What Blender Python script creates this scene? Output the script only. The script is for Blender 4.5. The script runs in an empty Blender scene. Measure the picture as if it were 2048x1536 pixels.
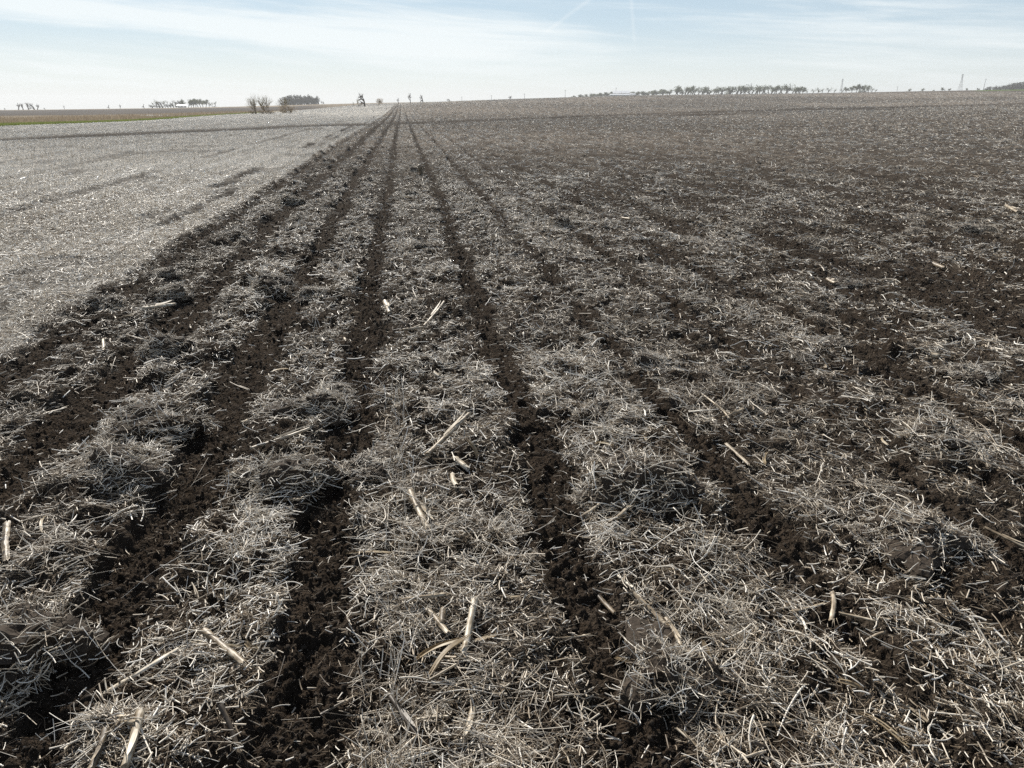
import bpy, math
import numpy as np
from mathutils import Vector, Matrix, Quaternion

S = bpy.context.scene
COL = S.collection
R = math.radians
rng = np.random.default_rng(7)

# ------------------------------------------------------------------ camera
CAM_H = 1.565
PITCH = R(20.04)
YAW = R(7.69)
FPX = 1538.0                                   # focal length in photograph pixels (2048 wide)
cam_d = bpy.data.cameras.new("camera")
cam = bpy.data.objects.new("camera", cam_d)
COL.objects.link(cam)
cam.location = (0, 0, CAM_H)
cam.rotation_euler = (R(90) - PITCH, 0, -YAW)
cam_d.sensor_width = 36.0
cam_d.lens = 36.0 * FPX / 2048.0
cam_d.clip_start = 0.05
cam_d.clip_end = 30000
S.camera = cam

# ------------------------------------------------------------------ sky, sun, exposure
SUN_AZ = R(-17)        # from +Y (the row direction), negative = left
SUN_EL = R(34)
world = bpy.data.worlds.new("World")
S.world = world
world.use_nodes = True


class NT:
    """tiny helper for node trees"""
    def __init__(self, tree):
        self.t = tree
        self.t.nodes.clear()

    def n(self, kind, ins=None, **props):
        nd = self.t.nodes.new(kind)
        for k, v in props.items():
            setattr(nd, k, v)
        for k, v in (ins or {}).items():
            sock = nd.inputs[k]
            if isinstance(v, bpy.types.NodeSocket):
                self.t.links.new(v, sock)
            else:
                sock.default_value = v
        return nd

    def m(self, op, a, b=0.0, c=0.0, clamp=False):
        nd = self.n('ShaderNodeMath', {0: a, 1: b, 2: c}, operation=op)
        nd.use_clamp = clamp
        return nd.outputs[0]

    def mix(self, fac, a, b, blend='MIX'):
        nd = self.n('ShaderNodeMix', None, data_type='RGBA', blend_type=blend)
        for idx, v in ((0, fac), (6, a), (7, b)):
            if isinstance(v, bpy.types.NodeSocket):
                self.t.links.new(v, nd.inputs[idx])
            else:
                nd.inputs[idx].default_value = v if idx == 0 else (*v, 1.0)[:4]
        return nd.outputs[2]

    def ss(self, x, a, b):
        nd = self.n('ShaderNodeMapRange', {'Value': x, 'From Min': a, 'From Max': b})
        nd.interpolation_type = 'SMOOTHSTEP'
        return nd.outputs[0]


w = NT(world.node_tree)
sky = w.n('ShaderNodeTexSky', sky_type='NISHITA')
sky.sun_disc = False
sky.sun_elevation = SUN_EL
sky.sun_rotation = SUN_AZ
sky.altitude = 400
sky.air_density = 1.0
sky.dust_density = 0.1
sky.ozone_density = 2.0
geo = w.n('ShaderNodeTexCoord')
sep = w.n('ShaderNodeSeparateXYZ', {0: geo.outputs['Generated']})
az = w.m('ARCTAN2', sep.outputs[0], sep.outputs[1])
el = w.m('ARCSINE', sep.outputs[2])
# cirrus: long thin veils lying almost level, tilted a little down to the right
tilt = w.m('ADD', el, w.m('MULTIPLY', az, 0.06))
cv = w.n('ShaderNodeCombineXYZ', {0: w.m('MULTIPLY', az, 2.6), 1: w.m('MULTIPLY', tilt, 30.0), 2: 0.0})
c1 = w.n('ShaderNodeTexNoise', {'Vector': cv.outputs[0], 'Scale': 1.0, 'Detail': 7.0, 'Roughness': 0.6, 'Distortion': 0.5})
cv2 = w.n('ShaderNodeCombineXYZ', {0: w.m('MULTIPLY', az, 6.0), 1: w.m('MULTIPLY', tilt, 110.0), 2: 3.7})
c2 = w.n('ShaderNodeTexNoise', {'Vector': cv2.outputs[0], 'Scale': 1.0, 'Detail': 5.0, 'Roughness': 0.6, 'Distortion': 0.3})
# the broad bright band that runs from the upper left down to the middle


def pix_azel(x, y):
    u, v = (x - 1024) / FPX, (y - 768) / FPX
    F = math.cos(PITCH) - v * math.sin(PITCH)
    D = math.sin(PITCH) + v * math.cos(PITCH)
    return math.atan2(u, F) + YAW, -math.atan2(D, math.hypot(F, u))


(_a0, _e0), (_a1, _e1) = pix_azel(150, 22), pix_azel(1000, 92)
_sl = (_e1 - _e0) / (_a1 - _a0)
bandline = w.m('SUBTRACT', el, w.m('MULTIPLY_ADD', az, _sl, _e0 - _sl * _a0))
bw = w.m('DIVIDE', bandline, w.m('MULTIPLY_ADD', w.ss(az, -0.4, 0.2), 0.016, 0.011))
bg = w.m('POWER', 2.718, w.m('MULTIPLY', w.m('MULTIPLY', bw, bw), -1.0))
bg = w.m('MULTIPLY', bg, w.ss(az, 0.36, 0.02))
streak = w.m('ADD', w.m('MULTIPLY', c1.outputs[0], 0.7), w.m('MULTIPLY', c2.outputs[0], 0.3))
cl = w.ss(w.m('ADD', streak, w.m('MULTIPLY', bg, 0.26)), 0.44, 0.72)


def contrail(a0, e0, a1, e1, wid, s):
    """a soft line on the sky from (azimuth, elevation) to (azimuth, elevation), radians"""
    dx, dy = a1 - a0, e1 - e0
    L = math.hypot(dx, dy)
    nx, ny = -dy / L, dx / L
    d = w.m('ADD', w.m('MULTIPLY', w.m('SUBTRACT', az, a0), nx), w.m('MULTIPLY', w.m('SUBTRACT', el, e0), ny))
    t = w.m('ADD', w.m('MULTIPLY', w.m('SUBTRACT', az, a0), dx / L / L), w.m('MULTIPLY', w.m('SUBTRACT', el, e0), dy / L / L))
    d = w.m('ADD', d, w.m('MULTIPLY', w.m('SUBTRACT', c2.outputs[0], 0.5), wid * 1.5))
    g = w.m('DIVIDE', d, wid)
    g = w.m('POWER', 2.718, w.m('MULTIPLY', w.m('MULTIPLY', g, g), -1.0))
    e = w.m('MULTIPLY', w.ss(t, -0.05, 0.2), w.ss(t, 1.3, 0.8))
    return w.m('MULTIPLY', w.m('MULTIPLY', g, e), s)


t1 = contrail(*pix_azel(1085, 70), *pix_azel(1200, -18), 0.0022, 0.24)
t2 = contrail(*pix_azel(1271, 95), *pix_azel(1259, -30), 0.0020, 0.22)
cl = w.m('ADD', cl, w.m('ADD', t1, t2), clamp=True)
low = w.ss(el, 0.30, 0.0)                       # the milky air near the horizon, thinning upward
veil = w.m('MULTIPLY_ADD', low, 0.72, 0.06)
SKY_S = 0.05
skyc = w.n('ShaderNodeVectorMath', {0: sky.outputs[0], 1: (SKY_S, SKY_S, SKY_S)}, operation='MULTIPLY')
milk = w.mix(w.ss(el, 0.10, 0.02), (0.405, 0.505, 0.59), (0.535, 0.588, 0.605))
skymix = w.mix(veil, skyc.outputs[0], milk)
skymix = w.mix(w.m('MULTIPLY', cl, 0.8), skymix, (0.63, 0.665, 0.67))
bgn = w.n('ShaderNodeBackground', {'Color': skymix, 'Strength': 1.0})
world.cycles.sampling_method = 'NONE'      # the sky is smooth: no need to aim samples at it
wo = w.n('ShaderNodeOutputWorld', {0: bgn.outputs[0]})

sun_d = bpy.data.lights.new("sun", 'SUN')
sun_d.energy = 5.0
sun_d.angle = R(0.55)
sun_d.color = (1.0, 0.93, 0.82)
sun = bpy.data.objects.new("sun", sun_d)
COL.objects.link(sun)
SUNV = Vector((math.sin(SUN_AZ) * math.cos(SUN_EL), math.cos(SUN_AZ) * math.cos(SUN_EL), math.sin(SUN_EL)))
sun.rotation_euler = SUNV.to_track_quat('Z', 'Y').to_euler()
sun.location = (0, 0, 60)

S.view_settings.view_transform = 'Standard'
S.view_settings.look = 'None'
S.view_settings.exposure = 0.6
S.view_settings.gamma = 1.0
S.view_settings.use_curve_mapping = False
S.render.engine = 'CYCLES'
S.cycles.max_bounces = 4
S.cycles.diffuse_bounces = 2
S.cycles.glossy_bounces = 2
S.cycles.volume_bounces = 0
S.cycles.use_denoising = False
S.cycles_curves.shape = 'RIBBONS'
S.cycles_curves.subdivisions = 2
S.cycles.caustics_reflective = False

# ------------------------------------------------------------------ numeric helpers
CY, SY = math.cos(YAW), math.sin(YAW)


def ray(x, y):
    u, v = (x - 1024) / FPX, (y - 768) / FPX
    return u, math.cos(PITCH) - v * math.sin(PITCH), math.sin(PITCH) + v * math.cos(PITCH)


def world_xy(lat, d):
    return lat * CY + d * SY, -lat * SY + d * CY


def cam_xy(X, Y):
    return X * CY - Y * SY, X * SY + Y * CY      # lateral, depth


def _hash(ix, iy, seed):
    h = (ix.astype(np.int64) * 374761393 + iy.astype(np.int64) * 668265263 + seed * 1442695041) & 0xFFFFFFFF
    h = ((h ^ (h >> 13)) * 1274126177) & 0xFFFFFFFF
    h = h ^ (h >> 16)
    return (h & 0xFFFF) / 65535.0


def noise(x, y, seed=0):
    """smooth value noise, 0..1"""
    x0, y0 = np.floor(x), np.floor(y)
    fx, fy = x - x0, y - y0
    fx = fx * fx * fx * (fx * (fx * 6 - 15) + 10)
    fy = fy * fy * fy * (fy * (fy * 6 - 15) + 10)
    a, b = _hash(x0, y0, seed), _hash(x0 + 1, y0, seed)
    c, d = _hash(x0, y0 + 1, seed), _hash(x0 + 1, y0 + 1, seed)
    return (a + (b - a) * fx) * (1 - fy) + (c + (d - c) * fx) * fy


def fbm(x, y, seed=0, octv=3, gain=0.5):
    s = 0.0
    a = 1.0
    t = 0.0
    for i in range(octv):
        f = 2.03 ** i
        ca, sa = math.cos(0.6 * i), math.sin(0.6 * i)
        s = s + a * noise((x * ca - y * sa) * f + 17.3 * i, (x * sa + y * ca) * f - 9.1 * i, seed + 31 * i)
        t += a
        a *= gain
    return s / t


def sstep(x, a, b):
    t = np.clip((x - a) / (b - a), 0, 1)
    return t * t * (3 - 2 * t)


# ------------------------------------------------------------------ terrain: gentle swells beyond a flat foreground
def _z(d, x, y):
    u, F, D = ray(x, y)
    return CAM_H - d * D / F


COLS = {
    -700: [(60, 245), (120, 243), (200, 234), (350, 228), (600, 222), (900, 220.5), (1500, 222), (6000, 224)],
    0:   [(70, 251), (120, 245.5), (200, 236), (350, 228.5), (600, 222), (900, 220), (1500, 222), (6000, 224)],
    240: [(66, 249), (100, 243.5), (160, 237), (250, 230), (500, 220), (800, 217), (1500, 219.5), (6000, 222)],
    480: [(130, 228.5), (180, 227), (300, 223), (500, 218.5), (900, 213), (1500, 215), (6000, 219)],
    640: [(130, 229), (200, 221.5), (300, 218), (600, 211.5), (900, 208), (1500, 211), (6000, 215)],
    803: [(68, 249), (110, 234), (180, 219.5), (260, 210.5), (320, 208.8), (600, 206.5), (900, 204.5), (1500, 207), (6000, 212)],
    1022: [(90, 239), (150, 223), (300, 203.5), (450, 197.5), (700, 199.5), (6000, 206)],
    1300: [(130, 230), (250, 210), (500, 189.5), (700, 190.5), (6000, 199)],
    1600: [(190, 221), (300, 207), (600, 186.5), (850, 187.8), (6000, 196)],
    2048: [(230, 209), (350, 197), (650, 178), (900, 179.5), (6000, 190)],
    2800: [(230, 203), (350, 188), (650, 166), (900, 168), (6000, 186)],
}
LD = np.linspace(math.log(20), math.log(6000), 160)
US = np.linspace(-1.4, 1.4, 141)
_u = []
_rows = []
for xk, pts in sorted(COLS.items()):
    ds = [0.5, 20, 42] + [p[0] for p in pts]
    zs = [0, 0, 0] + [_z(p[0], xk, p[1]) for p in pts]
    _rows.append(np.interp(np.exp(LD), ds, zs))
    _u.append((xk - 1024) / FPX / 1.0645)
_rows = np.array(_rows)
TAB = np.array([np.interp(US, _u, _rows[:, j]) for j in range(len(LD))])       # [ld, u]
for _ in range(5):
    P = np.pad(TAB, ((1, 1), (0, 0)), 'edge')
    TAB = 0.25 * P[:-2] + 0.5 * TAB + 0.25 * P[2:]
for _ in range(10):
    P = np.pad(TAB, ((0, 0), (1, 1)), 'edge')
    TAB = 0.25 * P[:, :-2] + 0.5 * TAB + 0.25 * P[:, 2:]


def terrain(X, Y):
    X = np.asarray(X, float)
    Y = np.asarray(Y, float)
    lat, d = cam_xy(X, Y)
    r = np.hypot(lat, d)
    dd = np.maximum(d, np.maximum(0.55 * r, 0.3))
    uu = np.clip(lat / dd, -1.399, 1.399)
    i = (np.log(np.clip(dd, 20.001, 5990)) - LD[0]) / (LD[1] - LD[0])
    j = (uu - US[0]) / (US[1] - US[0])
    i0 = np.clip(i.astype(int), 0, len(LD) - 2)
    j0 = np.clip(j.astype(int), 0, len(US) - 2)
    fi, fj = i - i0, j - j0
    z = (TAB[i0, j0] * (1 - fi) + TAB[i0 + 1, j0] * fi) * (1 - fj) + (TAB[i0, j0 + 1] * (1 - fi) + TAB[i0 + 1, j0 + 1] * fi) * fj
    return z * sstep(dd, 22, 45)


# tilled strips: centre X, half width, strength
STRIPS = [(-2.40, .13, .85), (-1.74, .17, .97), (-0.985, .145, 1.0), (-0.335, .115, .98), (0.555, .10, .96),
          (1.32, .092, .88), (2.08, .09, .8), (2.86, .10, .75), (3.62, .09, .7), (4.40, .11, .7), (5.15, .09, .65), (5.9, .10, .7)]
EDGE_X = -2.68                       # left limit of the tilled land
FIELD_X = -31.0                      # left limit of the whole field


def band_depth(uu):
    """depth of the wet swale that crosses the field, by direction"""
    xs = uu * 1.0645 * FPX + 1024
    return np.interp(xs, [-600, 0, 400, 770, 1022, 1300, 1600, 2048, 2800], [26, 35, 47, 66, 88, 128, 188, 236, 300])


def cover(X, Y):
    """residue cover 0..1 and other maps of the field surface"""
    lat, d = cam_xy(X, Y)
    r = np.hypot(lat, d)
    wob = (fbm(X * 1.1, Y * 1.3, 5, 2) - 0.5) * 0.14 + (noise(X * 6, Y * 6, 9) - 0.5) * 0.07
    soil = np.zeros_like(X)
    for k, (c, hw, s) in enumerate(STRIPS):
        q = np.nonzero(np.abs(X - c) < 0.62)[0]
        if not len(q):
            continue
        x, y = X[q], Y[q]
        ww = hw * (0.70 + 0.5 * noise(y * 0.9 + k * 7.7, np.full_like(y, k * 3.3), 21))
        if k < 4:
            ww = ww * (1 + .30 * sstep(r[q], 15, 70))
        p = 1 - sstep(np.abs(x - c + wob[q]), ww * 0.5, ww * 1.4)
        if s < 0.95:
            p = p * s * (0.62 + 0.55 * sstep(fbm(x * 0.9 + 3, y * 0.8, 40 + k, 2), 0.32, 0.58))
        soil[q] = np.maximum(soil[q], np.clip(p, 0, 1))
    # further right the strips repeat at the same spacing, seen only as faint lines
    xr = (X - 6.67) / 0.762
    p = 1 - sstep(np.abs(xr - np.round(xr)) * 0.762 + wob * 0.5, 0.09, 0.22)
    soil = np.maximum(soil, np.where(X > 6.3, p * 0.62, 0))
    # patches of bare soil, more of them to the right
    pa = fbm(X * 2.6 + 50, Y * 0.62, 77, 3)
    soil = np.maximum(soil, sstep(X, 0.6, 3.0) * sstep(pa, 0.46, 0.62) * (0.66 - .12 * sstep(r, 8, 25)))
    pb = fbm(X * 0.06 + 5, Y * 0.035, 99, 3)
    soil = np.maximum(soil, sstep(X, 1.5, 8) * sstep(pb, 0.45, 0.66) * 0.2 * sstep(r, 6, 14))
    tilled = sstep(X + wob * 1.3, EDGE_X - 0.12, EDGE_X + 0.12)
    # untilled stubble on the left with old wheel tracks
    tr = np.zeros_like(X)
    for c, hw, s, sd in ((-3.22, .13, .95, 1), (-3.66, .18, 1.0, 2), (-5.9, .17, .75, 3), (-8.6, .18, .6, 4), (-4.7, .12, .35, 5),
                         (-11.0, .2, .6, 6), (-14.2, .25, .6, 7), (-17.5, .25, .5, 8), (-22, .3, .6, 9), (-27, .3, .5, 10), (-30.6, .5, .8, 11)):
        q = np.nonzero(np.abs(X - c) < hw * 1.4 + .3)[0]
        if not len(q):
            continue
        y = Y[q]
        on = sstep(fbm(y * 0.22 + sd * 11, np.full_like(y, sd * 5.0), 60 + sd, 2), 0.40, 0.54)
        p = 1 - sstep(np.abs(X[q] - c + wob[q] * 1.2), hw * 0.6, hw * 1.4)
        tr[q] = np.maximum(tr[q], p * on * s * (.55 + .75 * noise(X[q] * 3, y * 2.6, 73)))
    xs = X / 0.762
    tr = np.maximum(tr, 0.42 * sstep(np.abs(xs - np.round(xs)), 0.26, 0.46) * sstep(noise(X * 2.2, Y * 0.22, 71), 0.3, 0.75))
    tr = np.maximum(tr, 0.55 * sstep(fbm(X * 0.9, Y * 0.5, 72, 3), 0.60, 0.72))
    soil = soil * tilled + tr * (1 - tilled)
    bd = band_depth(np.clip(lat / np.maximum(d, .3), -1.4, 1.4))
    q = (d - bd * (1 + 0.14 * (fbm(X * .11, Y * .08, 3, 3) - .5))) / (bd * np.interp(bd, [30, 60, 90, 200], [.05, .085, .10, .085]))
    band = np.exp(-q * q) * (0.45 + 0.8 * fbm(X * 0.25, Y * 0.12, 13, 3)) * (d > 5)
    q2 = (d - bd * 0.83) / (bd * 0.13)
    band = np.maximum(band, np.exp(-q2 * q2) * 0.75 * sstep(X, 0, 25) * noise(X * 0.07, Y * 0.07, 14) * 1.4 * (d > 5))
    soil = np.clip(np.maximum(soil, np.clip(band, 0, 1) * 0.92), 0, 1)
    return 1 - soil, tilled, np.clip(band, 0, 1), r, d


def micro(X, Y, res, tilled, r, fine=True):
    """relief of the worked surface: residue mats stand above the strips, lumps and crumbs"""
    lump = fbm(X * 4.6, Y * 4.2, 11, 2)
    big = fbm(X * 2.1, Y * 1.5, 12, 2)
    mat_h = tilled * (sstep(res, 0.25, 0.8) * (0.014 + 0.032 * sstep(lump, 0.42, 0.82) + 0.030 * sstep(big, 0.48, 0.78)))
    mat_h = mat_h * (1 + .7 * (1 - sstep(X, -.9, -.2)))
    mat_h += (1 - tilled) * (0.028 * sstep(res, 0.2, 0.8) + 0.02 * lump)
    z = mat_h
    z = z + tilled * (fbm(X * 14, Y * 12, 15, 3) - 0.5) * 0.060 * (0.35 + res) 
    if fine:
        k = np.clip(1.5 - r / 14.0, 0, 1)
        bare = tilled * (1 - sstep(res, .25, .8))
        z = z + k * bare * ((np.abs(noise(X * 26, Y * 24, 22) - .5) + np.abs(noise(X * 47, Y * 45, 23) - .5) * .6) * .046
                            - .035 * sstep(noise(X * 8.5, Y * 8.5, 24), .80, .93))
        z = z + k * ((fbm(X * 42, Y * 42, 16, 2) - 0.5) * 0.024 + (noise(X * 115, Y * 115, 18) - 0.5) * 0.008) * (0.5 + 0.5 * tilled)
    z = z + tilled * (1 - sstep(res, .25, .8)) * sstep(r, 6, 12) * (np.abs(noise(X * 7.5, Y * 6.5, 25) - .5) * .04 + np.abs(noise(X * 15, Y * 13, 26) - .5) * .035)
    amp = 1 + np.clip((r - 8) / 60, 0, .5)         # lumps that still show far off are the larger ones
    far = np.clip((r - 10) / 30, 0, 1) * tilled * res * (fbm(X * 1.5, Y * 1.0, 19, 3) - 0.5) * 0.15
    fade = 1 - sstep(r, 120, 300)
    return (z * amp + far) * fade


def surf(X, Y, fine=False):
    X = np.atleast_1d(np.asarray(X, float))
    Y = np.atleast_1d(np.asarray(Y, float))
    res, tl, bnd, r, d = cover(X, Y)
    return terrain(X, Y) + micro(X, Y, res, tl, r, fine) * (X > FIELD_X)


def ground_at(x, y, z=0.04):
    """world point of photograph pixel (x, y) on the near, level field"""
    u, F, D = ray(x, y)
    t = (CAM_H - z) / D
    X, Y = world_xy(t * u, t * F)
    return X, Y


def far_at(x, d):
    """world X, Y, Z of a direction (photograph column) and depth, on the terrain"""
    u = (x - 1024) / FPX / 1.0645
    X, Y = world_xy(u * d, d)
    return X, Y, float(terrain(np.array([X]), np.array([Y]))[0])


def px_m(d):
    return d / FPX / 0.965          # metres to one photograph pixel near the horizon


# ------------------------------------------------------------------ mesh helpers
def mesh_np(name, V, F, mats, smooth=False, attrs=None, midx=None):
    """V (n,3); F list of arrays of shape (k,3) or (k,4)"""
    me = bpy.data.meshes.new(name)
    V = np.ascontiguousarray(V, np.float32)
    me.vertices.add(len(V))
    me.vertices.foreach_set('co', V.ravel())
    Fs = F if isinstance(F, list) else [F]
    Fs = [np.asarray(f, np.int32) for f in Fs if len(f)]
    if Fs:
        loops = np.concatenate([f.ravel() for f in Fs])
        tot = np.concatenate([np.full(len(f), f.shape[1], np.int32) for f in Fs])
        start = np.concatenate([[0], np.cumsum(tot)[:-1]]).astype(np.int32)
        me.loops.add(len(loops))
        me.loops.foreach_set('vertex_index', loops)
        me.polygons.add(len(tot))
        me.polygons.foreach_set('loop_start', start)
        me.polygons.foreach_set('loop_total', tot)
        if midx is not None:
            me.polygons.foreach_set('material_index', np.asarray(midx, np.int32))
        me.polygons.foreach_set('use_smooth', np.full(len(tot), smooth))
    for m in (mats if isinstance(mats, (list, tuple)) else [mats]):
        me.materials.append(m)
    for k, (typ, arr) in (attrs or {}).items():
        a = me.attributes.new(k, typ, 'POINT')
        key = {'FLOAT': 'value', 'INT': 'value', 'FLOAT_VECTOR': 'vector', 'FLOAT_COLOR': 'color'}[typ]
        a.data.foreach_set(key, np.ascontiguousarray(arr).ravel())
    me.update(calc_edges=True)
    return me


def link(name, me, parent=None, **tags):
    o = bpy.data.objects.new(name, me)
    COL.objects.link(o)
    if parent is not None:
        o.parent = parent
    for k, v in tags.items():
        if v:
            o[k] = v
    return o


class MB:
    """collects tubes, boxes and quads into one mesh"""
    def __init__(self):
        self.V, self.F3, self.F4 = [], [], []
        self.tone = []
        self.nv = 0

    def add(self, V, F3=None, F4=None, tone=0.5):
        V = np.asarray(V, float)
        if F3 is not None and len(F3):
            self.F3.append(np.asarray(F3) + self.nv)
        if F4 is not None and len(F4):
            self.F4.append(np.asarray(F4) + self.nv)
        self.V.append(V)
        self.tone.append(np.full(len(V), tone) if np.isscalar(tone) else np.asarray(tone, float))
        self.nv += len(V)

    def tube(self, pts, rad, n=5, tone=0.5, cap=True, squash=1.0):
        pts = np.asarray(pts, float)
        k = len(pts)
        rad = np.full(k, rad) if np.isscalar(rad) else np.asarray(rad, float)
        tan = np.gradient(pts, axis=0)
        tan /= np.linalg.norm(tan, axis=1)[:, None] + 1e-12
        up = np.array([0, 0, 1.0]) if abs(tan[0][2]) < 0.9 else np.array([1.0, 0, 0])
        a = np.cross(tan, up)
        a /= np.linalg.norm(a, axis=1)[:, None] + 1e-12
        b = np.cross(a, tan)
        th = np.arange(n) * 2 * math.pi / n
        V = (pts[:, None] + rad[:, None, None] * (np.cos(th)[None, :, None] * a[:, None] + squash * np.sin(th)[None, :, None] * b[:, None])).reshape(-1, 3)
        F4 = [(i * n + j, i * n + (j + 1) % n, (i + 1) * n + (j + 1) % n, (i + 1) * n + j) for i in range(k - 1) for j in range(n)]
        F3 = []
        if cap:
            V = np.vstack([V, pts[:1], pts[-1:]])
            F3 = [(k * n, (j + 1) % n, j) for j in range(n)] + [(k * n + 1, (k - 1) * n + j, (k - 1) * n + (j + 1) % n) for j in range(n)]
        self.add(V, F3, F4, tone)

    def box(self, c, s, rz=0.0, tone=0.5):
        c, s = np.asarray(c, float), np.asarray(s, float) / 2
        q = np.array([(x, y, z) for x in (-1, 1) for y in (-1, 1) for z in (-1, 1)]) * s
        ca, sa = math.cos(rz), math.sin(rz)
        q = np.c_[q[:, 0] * ca - q[:, 1] * sa, q[:, 0] * sa + q[:, 1] * ca, q[:, 2]] + c
        self.add(q, None, [(0, 1, 3, 2), (4, 6, 7, 5), (0, 4, 5, 1), (2, 3, 7, 6), (0, 2, 6, 4), (1, 5, 7, 3)], tone)

    def ribbon(self, pts, wid, side, tone=0.5):
        pts, side = np.asarray(pts, float), np.asarray(side, float)
        wid = np.asarray(wid, float)[:, None]
        V = np.vstack([pts - side * wid, pts + side * wid])
        k = len(pts)
        self.add(V, None, [(i, i + 1, k + i + 1, k + i) for i in range(k - 1)], tone)

    def mesh(self, name, mat, smooth=False):
        F = []
        if self.F3:
            F.append(np.vstack(self.F3))
        if self.F4:
            F.append(np.vstack(self.F4))
        return mesh_np(name, np.vstack(self.V), F, mat, smooth, {'tone': ('FLOAT', np.concatenate(self.tone).astype(np.float32))})


# ------------------------------------------------------------------ materials
def material(name):
    m = bpy.data.materials.new(name)
    m.use_nodes = True
    return m, NT(m.node_tree)


def out(t, shader):
    t.n('ShaderNodeOutputMaterial', {0: shader})


def ramp(t, fac, stops):
    nd = t.n('ShaderNodeValToRGB', {0: fac})
    e = nd.color_ramp.elements
    while len(e) < len(stops):
        e.new(0.5)
    for q, (p, c) in zip(e, stops):
        q.position = p
        q.color = (*c, 1)
    return nd.outputs[0]


def straw_material(name, stops, rough=0.55, spec=0.35, translucent=0.0, scale=60):
    """tone: how bleached each piece is"""
    m, t = material(name)
    tone = t.n('ShaderNodeAttribute', attribute_name='tone').outputs['Fac']
    tc = t.n('ShaderNodeTexCoord')
    nz = t.n('ShaderNodeTexNoise', {'Vector': tc.outputs['Object'], 'Scale': scale, 'Detail': 1.0})
    f = t.m('ADD', tone, t.m('MULTIPLY', t.m('SUBTRACT', nz.outputs[0], 0.5), 0.5), clamp=True)
    col = ramp(t, f, stops)
    b = t.n('ShaderNodeBsdfPrincipled', {'Base Color': col, 'Roughness': rough, 'Specular IOR Level': spec})
    sh = b.outputs[0]
    if translucent:
        tr = t.n('ShaderNodeBsdfTranslucent', {'Color': col})
        sh = t.n('ShaderNodeMixShader', {0: translucent, 1: sh, 2: tr.outputs[0]}).outputs[0]
    out(t, sh)
    return m


M_STRAW = straw_material('weathered_straw', rough=0.45, spec=0.5, stops= [(0, (.055, .040, .027)), (.25, (.22, .168, .112)), (.5, (.48, .415, .325)), (.75, (.69, .64, .555)), (1, (.82, .79, .73))])
M_LITTER = straw_material('straw_litter', [(0, (.055, .040, .027)), (.25, (.22, .168, .112)), (.5, (.46, .405, .325)), (.75, (.62, .58, .51)), (1, (.74, .72, .67))], rough=0.6, spec=0.3)
M_CHAFF = straw_material('fine_chaff', [(0, (.045, .034, .025)), (.35, (.135, .100, .065)), (.65, (.31, .242, .165)), (1, (.62, .55, .45))], rough=0.7)
M_LEAF = straw_material('dry_husk', [(0, (.16, .11, .06)), (.4, (.34, .26, .16)), (.7, (.50, .43, .31)), (1, (.66, .62, .53))], translucent=0.3, rough=0.5)
M_STALK, _t = material('corn_stalk')
_tone = _t.n('ShaderNodeAttribute', attribute_name='tone').outputs['Fac']
_inf = _t.n('ShaderNodeObjectInfo')
_tc = _t.n('ShaderNodeTexCoord')
_mp = _t.n('ShaderNodeMapping', {'Vector': _tc.outputs['Object'], 'Scale': (6, 260, 260)})
_nz = _t.n('ShaderNodeTexNoise', {'Vector': _mp.outputs[0], 'Scale': 1.0, 'Detail': 4.0})
_nb = _t.n('ShaderNodeTexNoise', {'Vector': _tc.outputs['Object'], 'Scale': 26.0, 'Detail': 4.0})
_f = _t.m('ADD', _t.m('ADD', _tone, _t.m('MULTIPLY', _t.m('SUBTRACT', _inf.outputs['Random'], 0.5), 0.45)),
          _t.m('ADD', _t.m('MULTIPLY', _t.m('SUBTRACT', _nz.outputs[0], 0.5), 0.9), _t.m('MULTIPLY', _t.m('SUBTRACT', _nb.outputs[0], 0.5), 1.1)), clamp=True)
_c = ramp(_t, _f, [(0, (.04, .029, .019)), (.25, (.16, .12, .075)), (.5, (.34, .28, .20)), (.75, (.50, .445, .355)), (1, (.66, .62, .54))])
_bp = _t.n('ShaderNodeBump', {'Height': _nz.outputs[0], 'Strength': 0.35, 'Distance': 0.002})
out(_t, _t.n('ShaderNodeBsdfPrincipled', {'Base Color': _c, 'Roughness': 0.5, 'Specular IOR Level': 0.4, 'Normal': _bp.outputs[0]}).outputs[0])

M_SOIL, _t = material('dark_soil')
_tc = _t.n('ShaderNodeTexCoord')
_n1 = _t.n('ShaderNodeTexNoise', {'Vector': _tc.outputs['Object'], 'Scale': 90.0, 'Detail': 5.0})
_inf = _t.n('ShaderNodeAttribute', attribute_name='tint', attribute_type='INSTANCER').outputs['Fac']
_c = ramp(_t, _t.m('ADD', _n1.outputs[0], _t.m('MULTIPLY', _inf, 0.6)), [(.2, (.026, .0196, .0145)), (.55, (.046, .0355, .0268)), (.95, (.080, .063, .049))])
_bp = _t.n('ShaderNodeBump', {'Height': _n1.outputs[0], 'Strength': 0.6, 'Distance': 0.01})
out(_t, _t.n('ShaderNodeBsdfPrincipled', {'Base Color': _c, 'Roughness': 0.9, 'Specular IOR Level': 0.2, 'Normal': _bp.outputs[0]}).outputs[0])

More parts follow.
